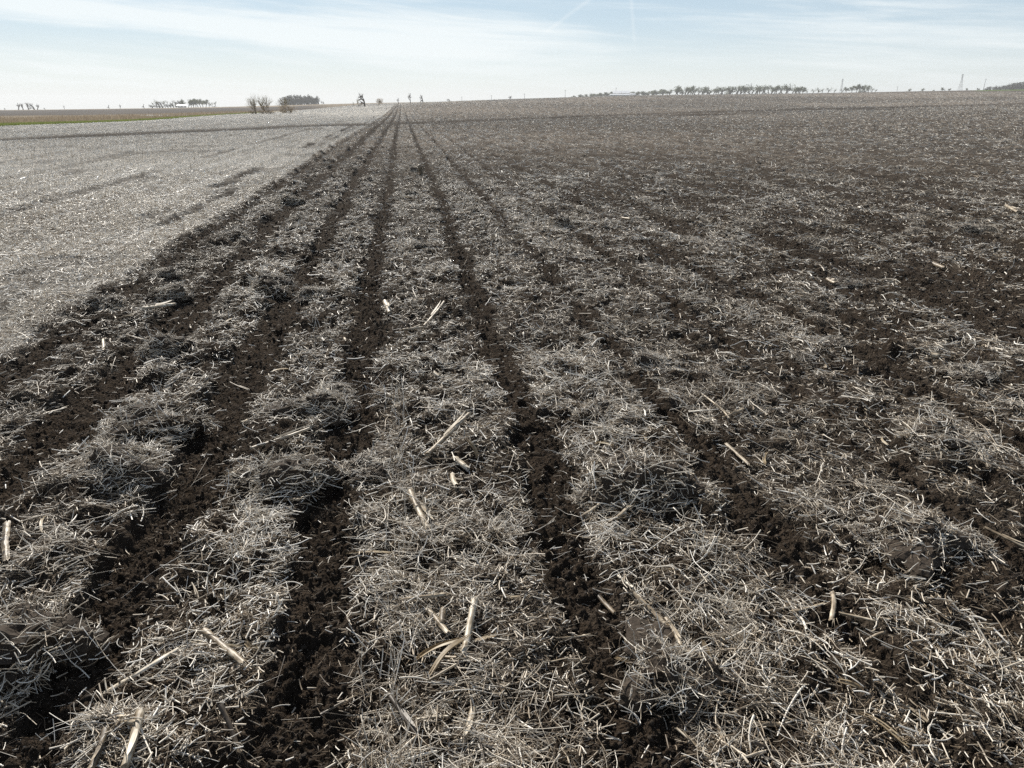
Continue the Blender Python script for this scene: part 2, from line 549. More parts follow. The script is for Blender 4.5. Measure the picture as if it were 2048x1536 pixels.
# the ground sheet: colour by what lies there (attribute), broken up by fine grain
M_GROUND, _t = material('field_surface')
_col = _t.n('ShaderNodeAttribute', attribute_name='land').outputs['Color']
_chaff = _t.n('ShaderNodeAttribute', attribute_name='residue').outputs['Fac']
_geo = _t.n('ShaderNodeNewGeometry')
_pos = _geo.outputs['Position']
_a = _t.n('ShaderNodeTexNoise', {'Vector': _pos, 'Scale': 120.0, 'Detail': 4.0, 'Roughness': 0.65})
_b = _t.n('ShaderNodeTexNoise', {'Vector': _pos, 'Scale': 9.0, 'Detail': 6.0, 'Roughness': 0.7})
_mp = _t.n('ShaderNodeMapping', {'Vector': _pos, 'Scale': (1.6, 0.5, 1.0)})
_c2 = _t.n('ShaderNodeTexNoise', {'Vector': _mp.outputs[0], 'Scale': 1.0, 'Detail': 7.0, 'Roughness': 0.72})
_g = _t.m('ADD', _t.m('MULTIPLY', _a.outputs[0], 0.5), _t.m('ADD', _t.m('MULTIPLY', _b.outputs[0], 0.7), _t.m('MULTIPLY', _c2.outputs[0], 0.5)))
_g = _t.n('ShaderNodeMapRange', {'Value': _g, 'From Min': 0.58, 'From Max': 1.12, 'To Min': 0.35, 'To Max': 1.75}).outputs[0]
_cc = _t.n('ShaderNodeVectorMath', {0: _col, 1: _g}, operation='MULTIPLY').outputs[0]
_vo = _t.n('ShaderNodeTexVoronoi', {'Vector': _pos, 'Scale': 70.0, 'Randomness': 1.0})
_hh = _t.m('ADD', _a.outputs[0], _t.m('MULTIPLY', _vo.outputs['Distance'], 0.8))
_b3 = _t.n('ShaderNodeTexNoise', {'Vector': _pos, 'Scale': 38.0, 'Detail': 3.0, 'Roughness': 0.6})
_hh = _t.m('ADD', _hh, _t.m('MULTIPLY', _b3.outputs[0], 2.2))
_bp = _t.n('ShaderNodeBump', {'Height': _hh, 'Strength': 1.0, 'Distance': 0.016})
out(_t, _t.n('ShaderNodeBsdfPrincipled', {'Base Color': _cc, 'Roughness': 0.95, 'Specular IOR Level': 0.03, 'Normal': _bp.outputs[0]}).outputs[0])


def plain(name, col, rough=0.6, var=0.25, scale=3.0, metallic=0.0):
    m, t = material(name)
    tc = t.n('ShaderNodeTexCoord')
    nz = t.n('ShaderNodeTexNoise', {'Vector': tc.outputs['Object'], 'Scale': scale, 'Detail': 4.0})
    f = t.n('ShaderNodeMapRange', {'Value': nz.outputs[0], 'From Min': 0.3, 'From Max': 0.7, 'To Min': 1 - var, 'To Max': 1 + var}).outputs[0]
    c = t.n('ShaderNodeVectorMath', {0: col, 1: f}, operation='MULTIPLY').outputs[0]
    out(t, t.n('ShaderNodeBsdfPrincipled', {'Base Color': c, 'Roughness': rough, 'Metallic': metallic}).outputs[0])
    return m


M_BARK = plain('grey_bark', (.085, .070, .055), 0.9, 0.4, 6)
M_TWIG = plain('pale_twig', (.24, .195, .13), 0.8, 0.35, 6)
M_POLE = plain('weathered_pole', (.11, .095, .08), 0.85)
M_STEEL = plain('galvanised_steel', (.30, .31, .32), 0.5, 0.1, 2, 0.4)
M_WHITE = plain('white_cladding', (.80, .80, .78), 0.5, 0.06, 0.4)
M_ROOF = plain('pale_metal_roof', (.82, .83, .84), 0.3, 0.08, 0.4)
M_DARK = plain('dark_opening', (.03, .032, .035), 0.4, 0.2, 1)


def leafmat(name, a, b, tr=0.35):
    m, t = material(name)
    tone = t.n('ShaderNodeAttribute', attribute_name='tone').outputs['Fac']
    c = t.mix(tone, a, b)
    d = t.n('ShaderNodeBsdfPrincipled', {'Base Color': c, 'Roughness': 0.7, 'Specular IOR Level': 0.2})
    q = t.n('ShaderNodeBsdfTranslucent', {'Color': c})
    out(t, t.n('ShaderNodeMixShader', {0: tr, 1: d.outputs[0], 2: q.outputs[0]}).outputs[0])
    return m


M_LEAF_GREEN = leafmat('young_leaves', (.05, .065, .025), (.13, .15, .06))
M_LEAF_DARK = leafmat('dark_foliage', (.018, .024, .016), (.045, .05, .03), 0.15)
M_TWIGMASS = leafmat('grey_twigs', (.075, .066, .055), (.15, .13, .10), .1)
M_BUD = leafmat('yellow_buds', (.15, .14, .05), (.26, .24, .10))
M_GRASS = leafmat('fresh_grass', (.13, .17, .04), (.28, .32, .10))
M_REED = leafmat('dry_marsh_grass', (.17, .135, .095), (.40, .33, .24))

# ------------------------------------------------------------------ ground sheet
NA = 960
az_in = np.sort(np.concatenate([np.linspace(R(-46), R(46), NA - 220), np.linspace(-YAW - R(7), -YAW + R(5), 220)]))
az_out = np.linspace(R(46), R(314), 46)[1:-1]
azs = np.concatenate([az_in, az_out])
NAZ = len(azs)
rr = np.concatenate([np.geomspace(0.75, 1.25, 21)[:-1], np.geomspace(1.25, 30, 841)[:-1], np.geomspace(30, 7000, 220)])
NR = len(rr)
AZ, RR = np.meshgrid(azs + YAW, rr)
GX, GY = (np.sin(AZ) * RR).ravel(), (np.cos(AZ) * RR).ravel()
jit = 0.3 * (RR * 0.0012).ravel() * ((np.abs(np.tile(azs, NR)) < R(46)))
GX += (rng.random(GX.shape) - 0.5) * jit
GY += (rng.random(GY.shape) - 0.5) * jit
res, tl, band, r, dep = cover(GX, GY)
infield = sstep(GX + (fbm(GX * .3, GY * .3, 8, 2) - .5) * 1.2, FIELD_X - 0.4, FIELD_X + 0.4)
GZ = terrain(GX, GY) + micro(GX, GY, res, tl, r) * infield
# land colours
SOILC = np.array([.037, .0282, .0212])
CHAFFC = np.array([.072, .0605, .0495])
STUBC = np.array([.46, .435, .395])
BANDC = np.array([.040, .033, .027])
far = sstep(r, 7, 38)[:, None]
fine_cov = np.clip(res + (fbm(GX * 9, GY * 9, 33, 2) - 0.5) * 0.5, 0, 1)
gp = sstep(fbm(GX * 6.5, GY * 5.5, 211, 3), .36, .58)
cov = np.where(r < 40, fine_cov * np.where(tl > .5, .12 + .88 * np.maximum(gp, sstep(r, 8, 25)), 1), res)[:, None]
chaff = CHAFFC * (1 - far) + np.array([.180, .156, .132]) * far
ctil = SOILC * (1 - cov) + chaff * cov
ctil = ctil * (1 - 0.0 * far)
cstb = BANDC * 0.8 * (1 - cov) + STUBC * cov
land = ctil * tl[:, None] + cstb * (1 - tl)[:, None]
mott = fbm(GX * .02, GY * .013, 45, 4)[:, None]
land = land * (0.72 + 0.56 * sstep(mott, .3, .7) * far + 0.28 * (1 - far))
land = land * (1 - band[:, None] * 0.85) + BANDC * band[:, None] * 0.85
# beyond the field: green verge, marsh grass, ploughed slope, far fields
GREENC, MARSHC, PLOUGHC, TANC = np.array([.13, .165, .05]), np.array([.24, .20, .15]), np.array([.060, .052, .047]), np.array([.215, .175, .125])
edge = FIELD_X - GX
mz = fbm(GX * .05, GY * .03, 55, 3)
outc = np.tile(MARSHC, (len(GX), 1)) * (0.55 + 0.9 * mz)[:, None]
g = (sstep(edge + 1.5 * (mz - .5), 0, .5) * (1 - sstep(edge + 3 * (mz - .5), 2.2, 3.8)))[:, None]
g = g * (0.35 + 0.65 * (1 - sstep(dep, 95, 150)))[:, None]
outc = outc * (1 - g) + GREENC * g
p = sstep(dep + 60 * (mz - .5), 235, 265) * (1 - sstep(dep + 120 * (mz - .5), 640, 700))
outc = outc * (1 - p[:, None]) + PLOUGHC * p[:, None] * (0.7 + 0.6 * mz)[:, None]
q = sstep(dep, 660, 720)[:, None]
outc = outc * (1 - q) + TANC * (0.7 + .6 * mz)[:, None] * q
lat_, d_ = cam_xy(GX, GY)
uu = lat_ / np.maximum(d_, 1)
fx = infield * (1 - sstep(d_, 345, 375) * (1 - sstep(uu, -.09, -.03)))
land = outc * (1 - fx[:, None]) + land * fx[:, None]
tb = (sstep(d_, 330, 370) * (1 - sstep(uu, -.06, -.02)) * (1 - sstep(uu, -.12, -.16) * 0) * sstep(uu, -.26, -.2))[:, None]
land = land * (1 - tb) + TANC * 0.9 * (0.7 + .6 * mz)[:, None] * tb
gf = (sstep(uu, .555, .575) * sstep(d_ - 4000 * (.62 - uu) * 0, 560, 590))[:, None]
land = land * (1 - gf) + np.array([.085, .12, .04]) * gf
LAND = np.c_[land, np.ones(len(land))].astype(np.float32)
ii, jj = np.meshgrid(np.arange(NR - 1), np.arange(NAZ), indexing='ij')
j2 = (jj + 1) % NAZ
Q = np.stack([ii * NAZ + jj, ii * NAZ + j2, (ii + 1) * NAZ + j2, (ii + 1) * NAZ + jj], -1).reshape(-1, 4)[:, ::-1]
c_id = NR * NAZ
fan = np.stack([np.full(NAZ, c_id), (np.arange(NAZ) + 1) % NAZ, np.arange(NAZ)], -1)
V = np.vstack([np.c_[GX, GY, GZ], [[0, 0, 0.0]]])
ground = link('ground', mesh_np('ground', V, [Q, fan], M_GROUND, True, {
    'land': ('FLOAT_COLOR', np.vstack([LAND, [[.1, .09, .07, 1]]]).astype(np.float32)),
    'residue': ('FLOAT', np.append(res * fx, 0.5).astype(np.float32))}),
    kind='structure', label='dark strip tilled field with pale stubble and rolling farmland beyond')

# ------------------------------------------------------------------ prototypes of loose residue
_ICO = None


def ico():
    global _ICO
    if _ICO is None:
        import bmesh
        bm = bmesh.new()
        bmesh.ops.create_icosphere(bm, subdivisions=1, radius=1)
        bm.verts.ensure_lookup_table()
        _ICO = (np.array([v.co[:] for v in bm.verts]), np.array([[v.index for v in f.verts] for f in bm.faces]))
        bm.free()
    return _ICO


def clod_proto(i):
    rs = np.random.default_rng(1100 + i)
    v, f = ico()
    k = rs.normal(0, 1, (5, 3))
    d = 1 + .16 * sum(np.sin(v @ q * 2.3 + rs.uniform(0, 6)) for q in k) / 1.6 + rs.normal(0, .05, len(v))
    vv = v * d[:, None] * np.array([1, rs.uniform(.7, 1), rs.uniform(.55, .8)])
    mb = MB()
    mb.add(vv, f, None, .5)
    return mb.mesh('soil_clod', M_SOIL, True)


def tuft_proto(i, mat, n=30, h=.5, spread=.25, wid=.012):
    rs = np.random.default_rng(1300 + i)
    mb = MB()
    for _ in range(n):
        b = np.r_[rs.normal(0, spread * .4, 2), -.03]
        hh = h * rs.uniform(.5, 1.1)
        tip = b + np.r_[rs.normal(0, spread * .6, 2), hh]
        a = rs.uniform(0, 6.28)
        s = np.array([[math.cos(a), math.sin(a), 0]] * 3)
        mb.ribbon([b, (b + tip) / 2 + np.r_[0, 0, hh * .08], tip], [wid, wid * .8, wid * .1], s, rs.uniform(0, 1))
    return mb.mesh('grass_tuft', mat)


def proto_collection(name, meshes):
    c = bpy.data.collections.new(name)
    for k, me in enumerate(meshes):
        o = bpy.data.objects.new(f'{name}_{k:02d}', me)
        c.objects.link(o)
    return c


def scatter(name, coll, n_proto, P, rot, scl, tint, label):
    """one object of uncountable loose stuff: copies of the prototypes at the given points"""
    n = len(P)
    scl = np.asarray(scl, np.float32)
    if scl.ndim == 1:
        scl = np.repeat(scl[:, None], 3, 1)
    me = mesh_np(name, P, [], [], False, {
        'rot': ('FLOAT_VECTOR', np.asarray(rot, np.float32)), 'scl': ('FLOAT_VECTOR', scl),
        'idx': ('INT', rng.integers(0, n_proto, n).astype(np.int32)), 'tint': ('FLOAT', np.asarray(tint, np.float32))})
    o = link(name, me, kind='stuff', label=label)
    ng = bpy.data.node_groups.new(name + '_scatter', 'GeometryNodeTree')
    ng.interface.new_socket('Geometry', in_out='INPUT', socket_type='NodeSocketGeometry')
    ng.interface.new_socket('Geometry', in_out='OUTPUT', socket_type='NodeSocketGeometry')
    N, Lk = ng.nodes, ng.links
    gi, go = N.new('NodeGroupInput'), N.new('NodeGroupOutput')
    ci = N.new('GeometryNodeCollectionInfo')
    ci.inputs['Collection'].default_value = coll
    ci.inputs['Separate Children'].default_value = True
    ci.inputs['Reset Children'].default_value = True
    ip = N.new('GeometryNodeInstanceOnPoints')
    ip.inputs['Pick Instance'].default_value = True
    Lk.new(gi.outputs[0], ip.inputs['Points'])
    Lk.new(ci.outputs[0], ip.inputs['Instance'])
    for nm, dt, sk in (('rot', 'FLOAT_VECTOR', 'Rotation'), ('scl', 'FLOAT_VECTOR', 'Scale'), ('idx', 'INT', 'Instance Index')):
        a = N.new('GeometryNodeInputNamedAttribute')
        a.data_type = dt
        a.inputs['Name'].default_value = nm
        Lk.new(a.outputs['Attribute'], ip.inputs[sk])
    Lk.new(ip.outputs[0], go.inputs[0])
    md = o.modifiers.new('scatter', 'NODES')
    md.node_group = ng
    return o


C_CLOD = proto_collection('clod_shapes', [clod_proto(i) for i in range(6)])


def strands(C, L, a0, pitch, bend, rad, tone, k=5, vbend=.25, taper=.6):
    """points, radii, tones of n thin bent stems with centres C, lengths L and headings a0"""
    n = len(C)
    t = np.linspace(-.5, .5, k)[None]
    kink = np.cumsum(rng.normal(0, 1, (n, k)), 1) * .45
    ang = a0[:, None] + bend[:, None] * (t * 2.2 + kink)
    pit = pitch[:, None] + vbend * (rng.normal(0, 1, (n, 1)) * t * 2 + np.cumsum(rng.normal(0, .35, (n, k)), 1))
    st = (L / (k - 1))[:, None]
    dx, dy, dz = np.cos(ang) * np.cos(pit) * st, np.sin(ang) * np.cos(pit) * st, np.sin(pit) * st
    P = np.stack([np.cumsum(dx, 1), np.cumsum(dy, 1), np.cumsum(dz, 1)], -1)
    P = P - P.mean(1, keepdims=True) + C[:, None]
    w_ = 1 - (1 - taper) * np.linspace(0, 1, k)[None]
    return P, rad[:, None] * w_, tone


def curves_object(name, groups, mat, **tags):
    """one hair-curves object from several strand groups"""
    cu = bpy.data.hair_curves.new(name)
    sizes = np.concatenate([np.full(len(P), P.shape[1], np.int32) for P, r_, t_ in groups])
    cu.add_curves(sizes.tolist())
    co = np.concatenate([P.reshape(-1, 3) for P, r_, t_ in groups]).astype(np.float32)
    ra = np.concatenate([np.broadcast_to(r_, P.shape[:2]).ravel() for P, r_, t_ in groups]).astype(np.float32)
    to = np.concatenate([t_ for P, r_, t_ in groups]).astype(np.float32)
    cu.attributes['position'].data.foreach_set('vector', co.ravel())
    at = cu.attributes.get('radius') or cu.attributes.new('radius', 'FLOAT', 'POINT')
    at.data.foreach_set('value', ra)
    cu.attributes.new('tone', 'FLOAT', 'CURVE').data.foreach_set('value', to)
    cu.materials.append(mat)
    return link(name, cu, **tags)


def polar(n, r0, r1, power, half=R(44)):
    """n points with area density ~ r**-power between r0 and r1"""
    k = 2 - power
    u = rng.random(n)
    rad = np.exp(np.log(r0) + u * math.log(r1 / r0)) if abs(k) < 1e-6 else (r0 ** k + u * (r1 ** k - r0 ** k)) ** (1 / k)
    a = rng.uniform(-half, half, n) + YAW
    return np.sin(a) * rad, np.cos(a) * rad, rad


def rot_flat(n, tilt):
    return np.c_[rng.uniform(0, 6.28, n), rng.normal(0, tilt, n), rng.uniform(0, 6.28, n)]


def keep(X, Y, f):
    res, tl, bnd, r, d = cover(X, Y)
    k = (rng.random(len(X)) < f(res, tl, bnd, X, Y)) & (X > FIELD_X + .3)
    X, Y, res, tl, bnd, r = X[k], Y[k], res[k], tl[k], bnd[k], r[k]
    Z = terrain(X, Y) + micro(X, Y, res, tl, r)
    return X, Y, Z, res, tl, r


def heap(X, Y):
    """where straw lies thick (1) or thin (0)"""
    return sstep(fbm(X * 2.3, Y * 2.0, 201, 2), .36, .66)


def gaps(X, Y):
    """small holes in the residue mats where soil shows (0) against closed cover (1)"""
    return sstep(fbm(X * 6.5, Y * 5.5, 211, 3), .36, .58)


def hue(X, Y):
    return (fbm(X * 1.3, Y * 1.1, 205, 2) - .5) + .6 * (fbm(X * .4, Y * .25, 206, 2) - .5)


# long straws and stems, near
X, Y, r0 = polar(235000, 0.9, 24, 1.42)
X, Y, Z, res, tl, r = keep(X, Y, lambda a, b, c, x, y: np.where(b > .5, (.03 + .97 * sstep(a, .3, .9)) * (.2 + .8 * heap(x, y)) * (.22 + .78 * gaps(x, y)), .03 + .92 * sstep(a, .3, .8)) * (1 - sstep(np.hypot(x, y), 15, 24) * .97))
n = len(X)
til = tl > .5
up = np.abs(rng.normal(0, 1, n)) * .016 * sstep(res, .3, .8) * np.where(til, .4 + heap(X, Y), .35)
L = np.exp(rng.normal(math.log(.064), .62, n)).clip(.016, .30)
pit = rng.normal(0, .13, n)
st = rng.random(n) < .05
pit[st] = rng.normal(0, .55, st.sum())
rad = np.exp(rng.normal(math.log(.00080), .40, n)).clip(.0004, .0024) * (.8 + .45 * (L > .11)) * (1 + .9 * (rng.random(n) < .08)) * np.clip(r / 3.0, 1, 8) ** .85
rad = rad * np.where(til, 1, 1.15)
tone = np.where(rng.random(n) < .30, rng.uniform(.0, .45, n), rng.normal(.72, .19, n))
tone = np.clip(tone + hue(X, Y) * .5 + np.where(til, 0, .20), 0, 1)
g1 = strands(np.c_[X, Y, Z + .004 + up], L, rng.uniform(0, 6.28, n), pit, np.abs(rng.normal(0, .27, n)), rad, tone, 6)
# chopped flat fragments of stem, leaf and pod
X, Y, r0 = polar(120000, 0.9, 16, 1.35)
X, Y, Z, res, tl2, r = keep(X, Y, lambda a, b, c, x, y: .05 + .85 * sstep(a, .2, .8) * np.where(b > .5, .3 + .7 * gaps(x, y), 1))
m_ = len(X)
L2 = np.exp(rng.normal(math.log(.034), .5, m_)).clip(.012, .11)
g3 = strands(np.c_[X, Y, Z + .006 + np.abs(rng.normal(0, .012, m_)) * res], L2, rng.uniform(0, 6.28, m_), rng.normal(0, .22, m_), np.abs(rng.normal(0, .12, m_)),
             rng.uniform(.0008, .0026, m_) * np.clip(r / 3.5, 1, 4) ** .8, np.clip(rng.normal(.55, .28, m_) + hue(X, Y) * .4 + np.where(tl2 > .5, 0, .2), 0, 1), 3, .1, .8)
# side branches growing from some of them
b = rng.random(n) < .16
Pb = g1[0][b, 2]
nb = len(Pb)
hd = np.arctan2(*(g1[0][b, 3] - g1[0][b, 2])[:, 1::-1].T) + rng.choice([-1, 1], nb) * rng.uniform(.4, .9, nb)
Lb = L[b] * rng.uniform(.25, .5, nb)
pb_ = rng.normal(.15, .25, nb)
Cb = Pb + np.c_[np.cos(hd) * np.cos(pb_), np.sin(hd) * np.cos(pb_), np.sin(pb_)] * Lb[:, None] * .5
g2 = strands(Cb, Lb, hd, pb_, np.abs(rng.normal(0, .2, nb)), rad[b] * .75, tone[b], 4)
curves_object('straw', [g1, g2, g3], M_STRAW, kind='stuff', label='pale weathered straw and thin stems littering the near field')

# chaff carpet, near
X, Y, r0 = polar(560000, 0.9, 21, 1.42)
X, Y, Z, res, tl, r = keep(X, Y, lambda a, b, c, x, y: .08 + .9 * sstep(a + .25 * (noise(x * 14, y * 14, 301) - .5), .2, .85) * np.where(b > .5, .2 + .8 * gaps(x, y), 1) * (1 - sstep(np.hypot(x, y), 12, 21) * .97))
n = len(X)
L = np.exp(rng.normal(math.log(.022), .5, n)).clip(.006, .07) * np.clip(r / 5, 1, 2)
rad = rng.uniform(.0005, .0016, n) * np.clip(r / 3.5, 1, 4) ** .8
tone = np.clip(rng.normal(.35, .26, n) + hue(X, Y) * .5 - .16 * (1 - res) + np.where(tl > .5, 0, .22), 0, 1)
g = strands(np.c_[X, Y, Z + .001 + np.abs(rng.normal(0, .009, n)) * res], L, rng.uniform(0, 6.28, n), rng.normal(0, .32, n), np.abs(rng.normal(0, .3, n)), rad, tone, 3)
curves_object('chaff', [g], M_CHAFF, kind='stuff', label='fine broken chaff lying over the near soil')

# straw litter, middle distance and far
X, Y, r0 = polar(680000, 5, 620, 1.72, R(40))
X, Y, Z, res, tl, r = keep(X, Y, lambda a, b, c, x, y: np.where(b > .5, (.07 + .9 * sstep(a, .3, .85)) * (.42 + .58 * heap(x * .8, y * .6)) * sstep(np.hypot(x, y), 6, 14),   .02 + .98 * sstep(a, .3, .85)))
n = len(X)
til = tl > .5
L = np.exp(rng.normal(math.log(.10), .42, n)).clip(.04, .3) * np.minimum(1 + r / 80, 5) * np.where(til, 1, .9)
rad = np.where(til, rng.uniform(.00010, .00030, n), rng.uniform(.00008, .00023, n)) * np.minimum(r, 40 * (np.maximum(r, 1) / 40) ** .8)
pit = np.abs(rng.normal(0, 1, n)) * np.interp(r, [6, 25, 80], [.25, .15, .08])
tone = np.clip(rng.normal(.64, .28, n) + hue(X, Y) * .5, 0, 1)
tone = np.where(til, tone, np.clip(rng.normal(.90, .12, n) + hue(X, Y) * .4, 0, 1))
g = strands(np.c_[X, Y, Z + np.sin(pit) * L * .4 + .004], L, rng.uniform(0, 6.28, n), pit, np.abs(rng.normal(0, .3, n)), rad, tone, 3)
curves_object('straw_litter', [g], M_LITTER, kind='stuff', label='pale straw litter over the middle and far field')

# standing stubble rows
pts = []
for c, lo, hi, nn in ((-.075, 1.4, 14, 420), (-.66, 2.2, 14, 240), (.98, 1.7, 14, 200), (1.72, 2, 14, 160), (-1.36, 3, 14, 160), (2.5, 2.5, 14, 160)):
    yy = lo * (hi / lo) ** rng.random(nn)
    on = fbm(yy * 1.7, np.full_like(yy, c * 9), 401, 2) > .47
    yy = yy[on]
    pts.append(np.c_[c + rng.normal(0, .045, len(yy)) + .03 * np.sin(yy * 3), yy])
lx = rng.integers(-30, -3, 26000) * .762 + .1
ly = 4.5 * (90 / 4.5) ** rng.random(26000)
pts.append(np.c_[lx + rng.normal(0, .05, 26000), ly])
pp = np.vstack(pts)
pp = pp[rng.random(len(pp)) < cover(pp[:, 0], pp[:, 1])[0] ** 1.5]
n = len(pp)
r = np.hypot(pp[:, 0], pp[:, 1])
L = rng.uniform(.05, .14, n)
Z = surf(pp[:, 0], pp[:, 1])
g = strands(np.c_[pp, Z + L * .42], L, rng.uniform(0, 6.28, n), rng.uniform(.55, 2.2, n), np.abs(rng.normal(0, .3, n)), rng.uniform(.001, .0021, n) * np.clip(r / 5, 1, 6) ** .9,
            np.clip(rng.normal(.74, .2, n), 0, 1), 4, vbend=.12)
curves_object('standing_stubble', [g], M_STRAW, kind='stuff', label='short standing stems of old stubble in rows')

# soil clods
X, Y, r0 = polar(130000, 0.9, 14, 1.3)
X, Y, Z, res, tl, r = keep(X, Y, lambda a, b, c, x, y: b * (.10 + .9 * (1 - sstep(a, .1, .7))))
n = len(X)
sc = .0022 * np.exp(np.abs(rng.normal(0, .62, n))) * np.clip(r / 3.5, 1, 2.4)
sc = np.minimum(sc, .016)
scatter('soil_clods', C_CLOD, 6, np.c_[X, Y, Z + sc * .15], rot_flat(n, .5), sc, rng.normal(0, .25, n), 'dark crumbly soil clods in the tilled strips')

# ------------------------------------------------------------------ corn stalk pieces, one object each
def stalk_mesh(L, dia, kind, seed, tone=.62):
    """a broken length of corn stalk along X: oval, jointed, with torn ends; or a split shell, or a husk strip"""
    rs = np.random.default_rng(seed)
    mb = MB()
    if kind == 'husk':
        k = 9
        t = np.linspace(-.5, .5, k)
        p = np.c_[t * L, .05 * L * np.sin(t * 4 + rs.uniform(0, 3)), .05 * L * np.cos(t * 3.4)]
        for q in range(3):                                  # three torn lengths of leaf lying together
            off = np.r_[0, (q - 1) * dia * .34, abs(q - 1) * dia * .2]
            wd = dia * .22 * np.array([.25, .8, 1, 1, 1, 1, .9, .6, .15]) * rs.uniform(.7, 1.2)
            sd = np.tile([0, 1, rs.normal(0, .5)], (k, 1)) + np.c_[np.zeros(k), np.zeros(k), np.linspace(-.4, .4, k)]
            mb.ribbon(p * rs.uniform(.8, 1.05) + off, wd, sd, tone + rs.normal(0, .08))
            mb.ribbon(p * rs.uniform(.8, 1.05) + off - [0, 0, .0012], wd, sd, tone - .1)
        return mb.mesh('husk', M_LEAF, True)
    n = 10
    k = max(8, int(L / .012))
    xs = np.linspace(-L / 2, L / 2, k)
    arc = 2 * math.pi if kind == 'round' else rs.uniform(2.6, 3.6)
    th = np.arange(n) * arc / (n if kind == 'round' else n - 1) + (0 if kind == 'round' else (math.pi - arc) / 2)
    node = np.arange(rs.uniform(-.5, -.35) * L, L, rs.uniform(.075, .15))
    prof = np.full(k, dia / 2) * (1 - .12 * np.linspace(0, 1, k))
    tn = np.full(k, tone)
    for q in node:
        g = np.exp(-((xs - q) / .004) ** 2)
        prof *= 1 + .16 * g
        tn -= .34 * np.exp(-((xs - q - .004) / .005) ** 2)
    bow = rs.normal(0, .015) * L * (4 * (xs / L) ** 2 - 1) + rs.normal(0, .05) * np.maximum(0, xs - rs.uniform(-.1, .2) * L)
    V = np.stack([np.repeat(xs[:, None], n, 1), prof[:, None] * np.cos(th) + bow[:, None], prof[:, None] * np.sin(th) * .84], -1)
    V += rs.normal(0, dia * .03, V.shape)
    groove = 1 - .10 * np.exp(-((th - th[2]) / .4) ** 2)
    V[:, :, 1:] *= groove[None, :, None]
    for e in (0, -1):                                       # torn ends
        V[e, :, 0] += rs.uniform(-1, .4, n) * dia * .55 * (1 if e == 0 else -1) * -1
    T = np.repeat(tn[:, None], n, 1) + rs.normal(0, .05, (1, n))
    jn = n if kind == 'round' else n - 1
    F4 = [(i * n + j, i * n + (j + 1) % n, (i + 1) * n + (j + 1) % n, (i + 1) * n + j) for i in range(k - 1) for j in range(jn)]
    mb.add(V.reshape(-1, 3), None, F4, T.ravel())
    if kind == 'round':
        for e, sgn in ((0, 1), (-1, -1)):                   # sunken pith
            c = V[e].mean(0) + [sgn * dia * .35, 0, 0]
            mb.add(np.vstack([V[e], c]), [(n, j, (j + 1) % n) if sgn < 0 else (n, (j + 1) % n, j) for j in range(n)], None, tone + .05)
        if L > .12:                                         # a strip of sheath peeling away
            p = np.c_[np.linspace(-.1, .42, 6) * L, np.full(6, dia * .3), dia * (.45 + np.array([0, .02, .08, .2, .35, .6]))]
            mb.ribbon(p, dia * .3 * np.array([.6, 1, 1, .8, .6, .1]), np.tile([0, 1, .1], (6, 1)), tone + .1)
    else:
        W = V.copy()
        W[:, :, 1:] *= .86
        mb.add(W.reshape(-1, 3), None, [f[::-1] for f in F4], (T - .12).ravel())
        for _ in range(5):                                  # loose fibres at the torn end
            y = rs.uniform(-.4, .4) * dia
            mb.tube([(L * .42, y, 0), (L * .5, y * 1.3, .002), (L * .5 + rs.uniform(.01, .04), y * 1.8, rs.normal(0, .006))], [.0013, .001, .0004], 3, tone + .1)
    return mb.mesh('corn_stalk', M_STALK, True)


def aim(o, A, B, roll=0.0):
    A, B = Vector(A), Vector(B)
    o.location = (A + B) / 2
    q = (B - A).to_track_quat('X', 'Z')
    o.rotation_mode = 'QUATERNION'
    o.rotation_quaternion = q @ Quaternion((1, 0, 0), roll)


def on_surface(x, y, lift):
    z = .05
    for _ in range(4):
        X, Y = ground_at(x, y, z)
        z = float(surf(X, Y)[0]) + lift
    return X, Y, z


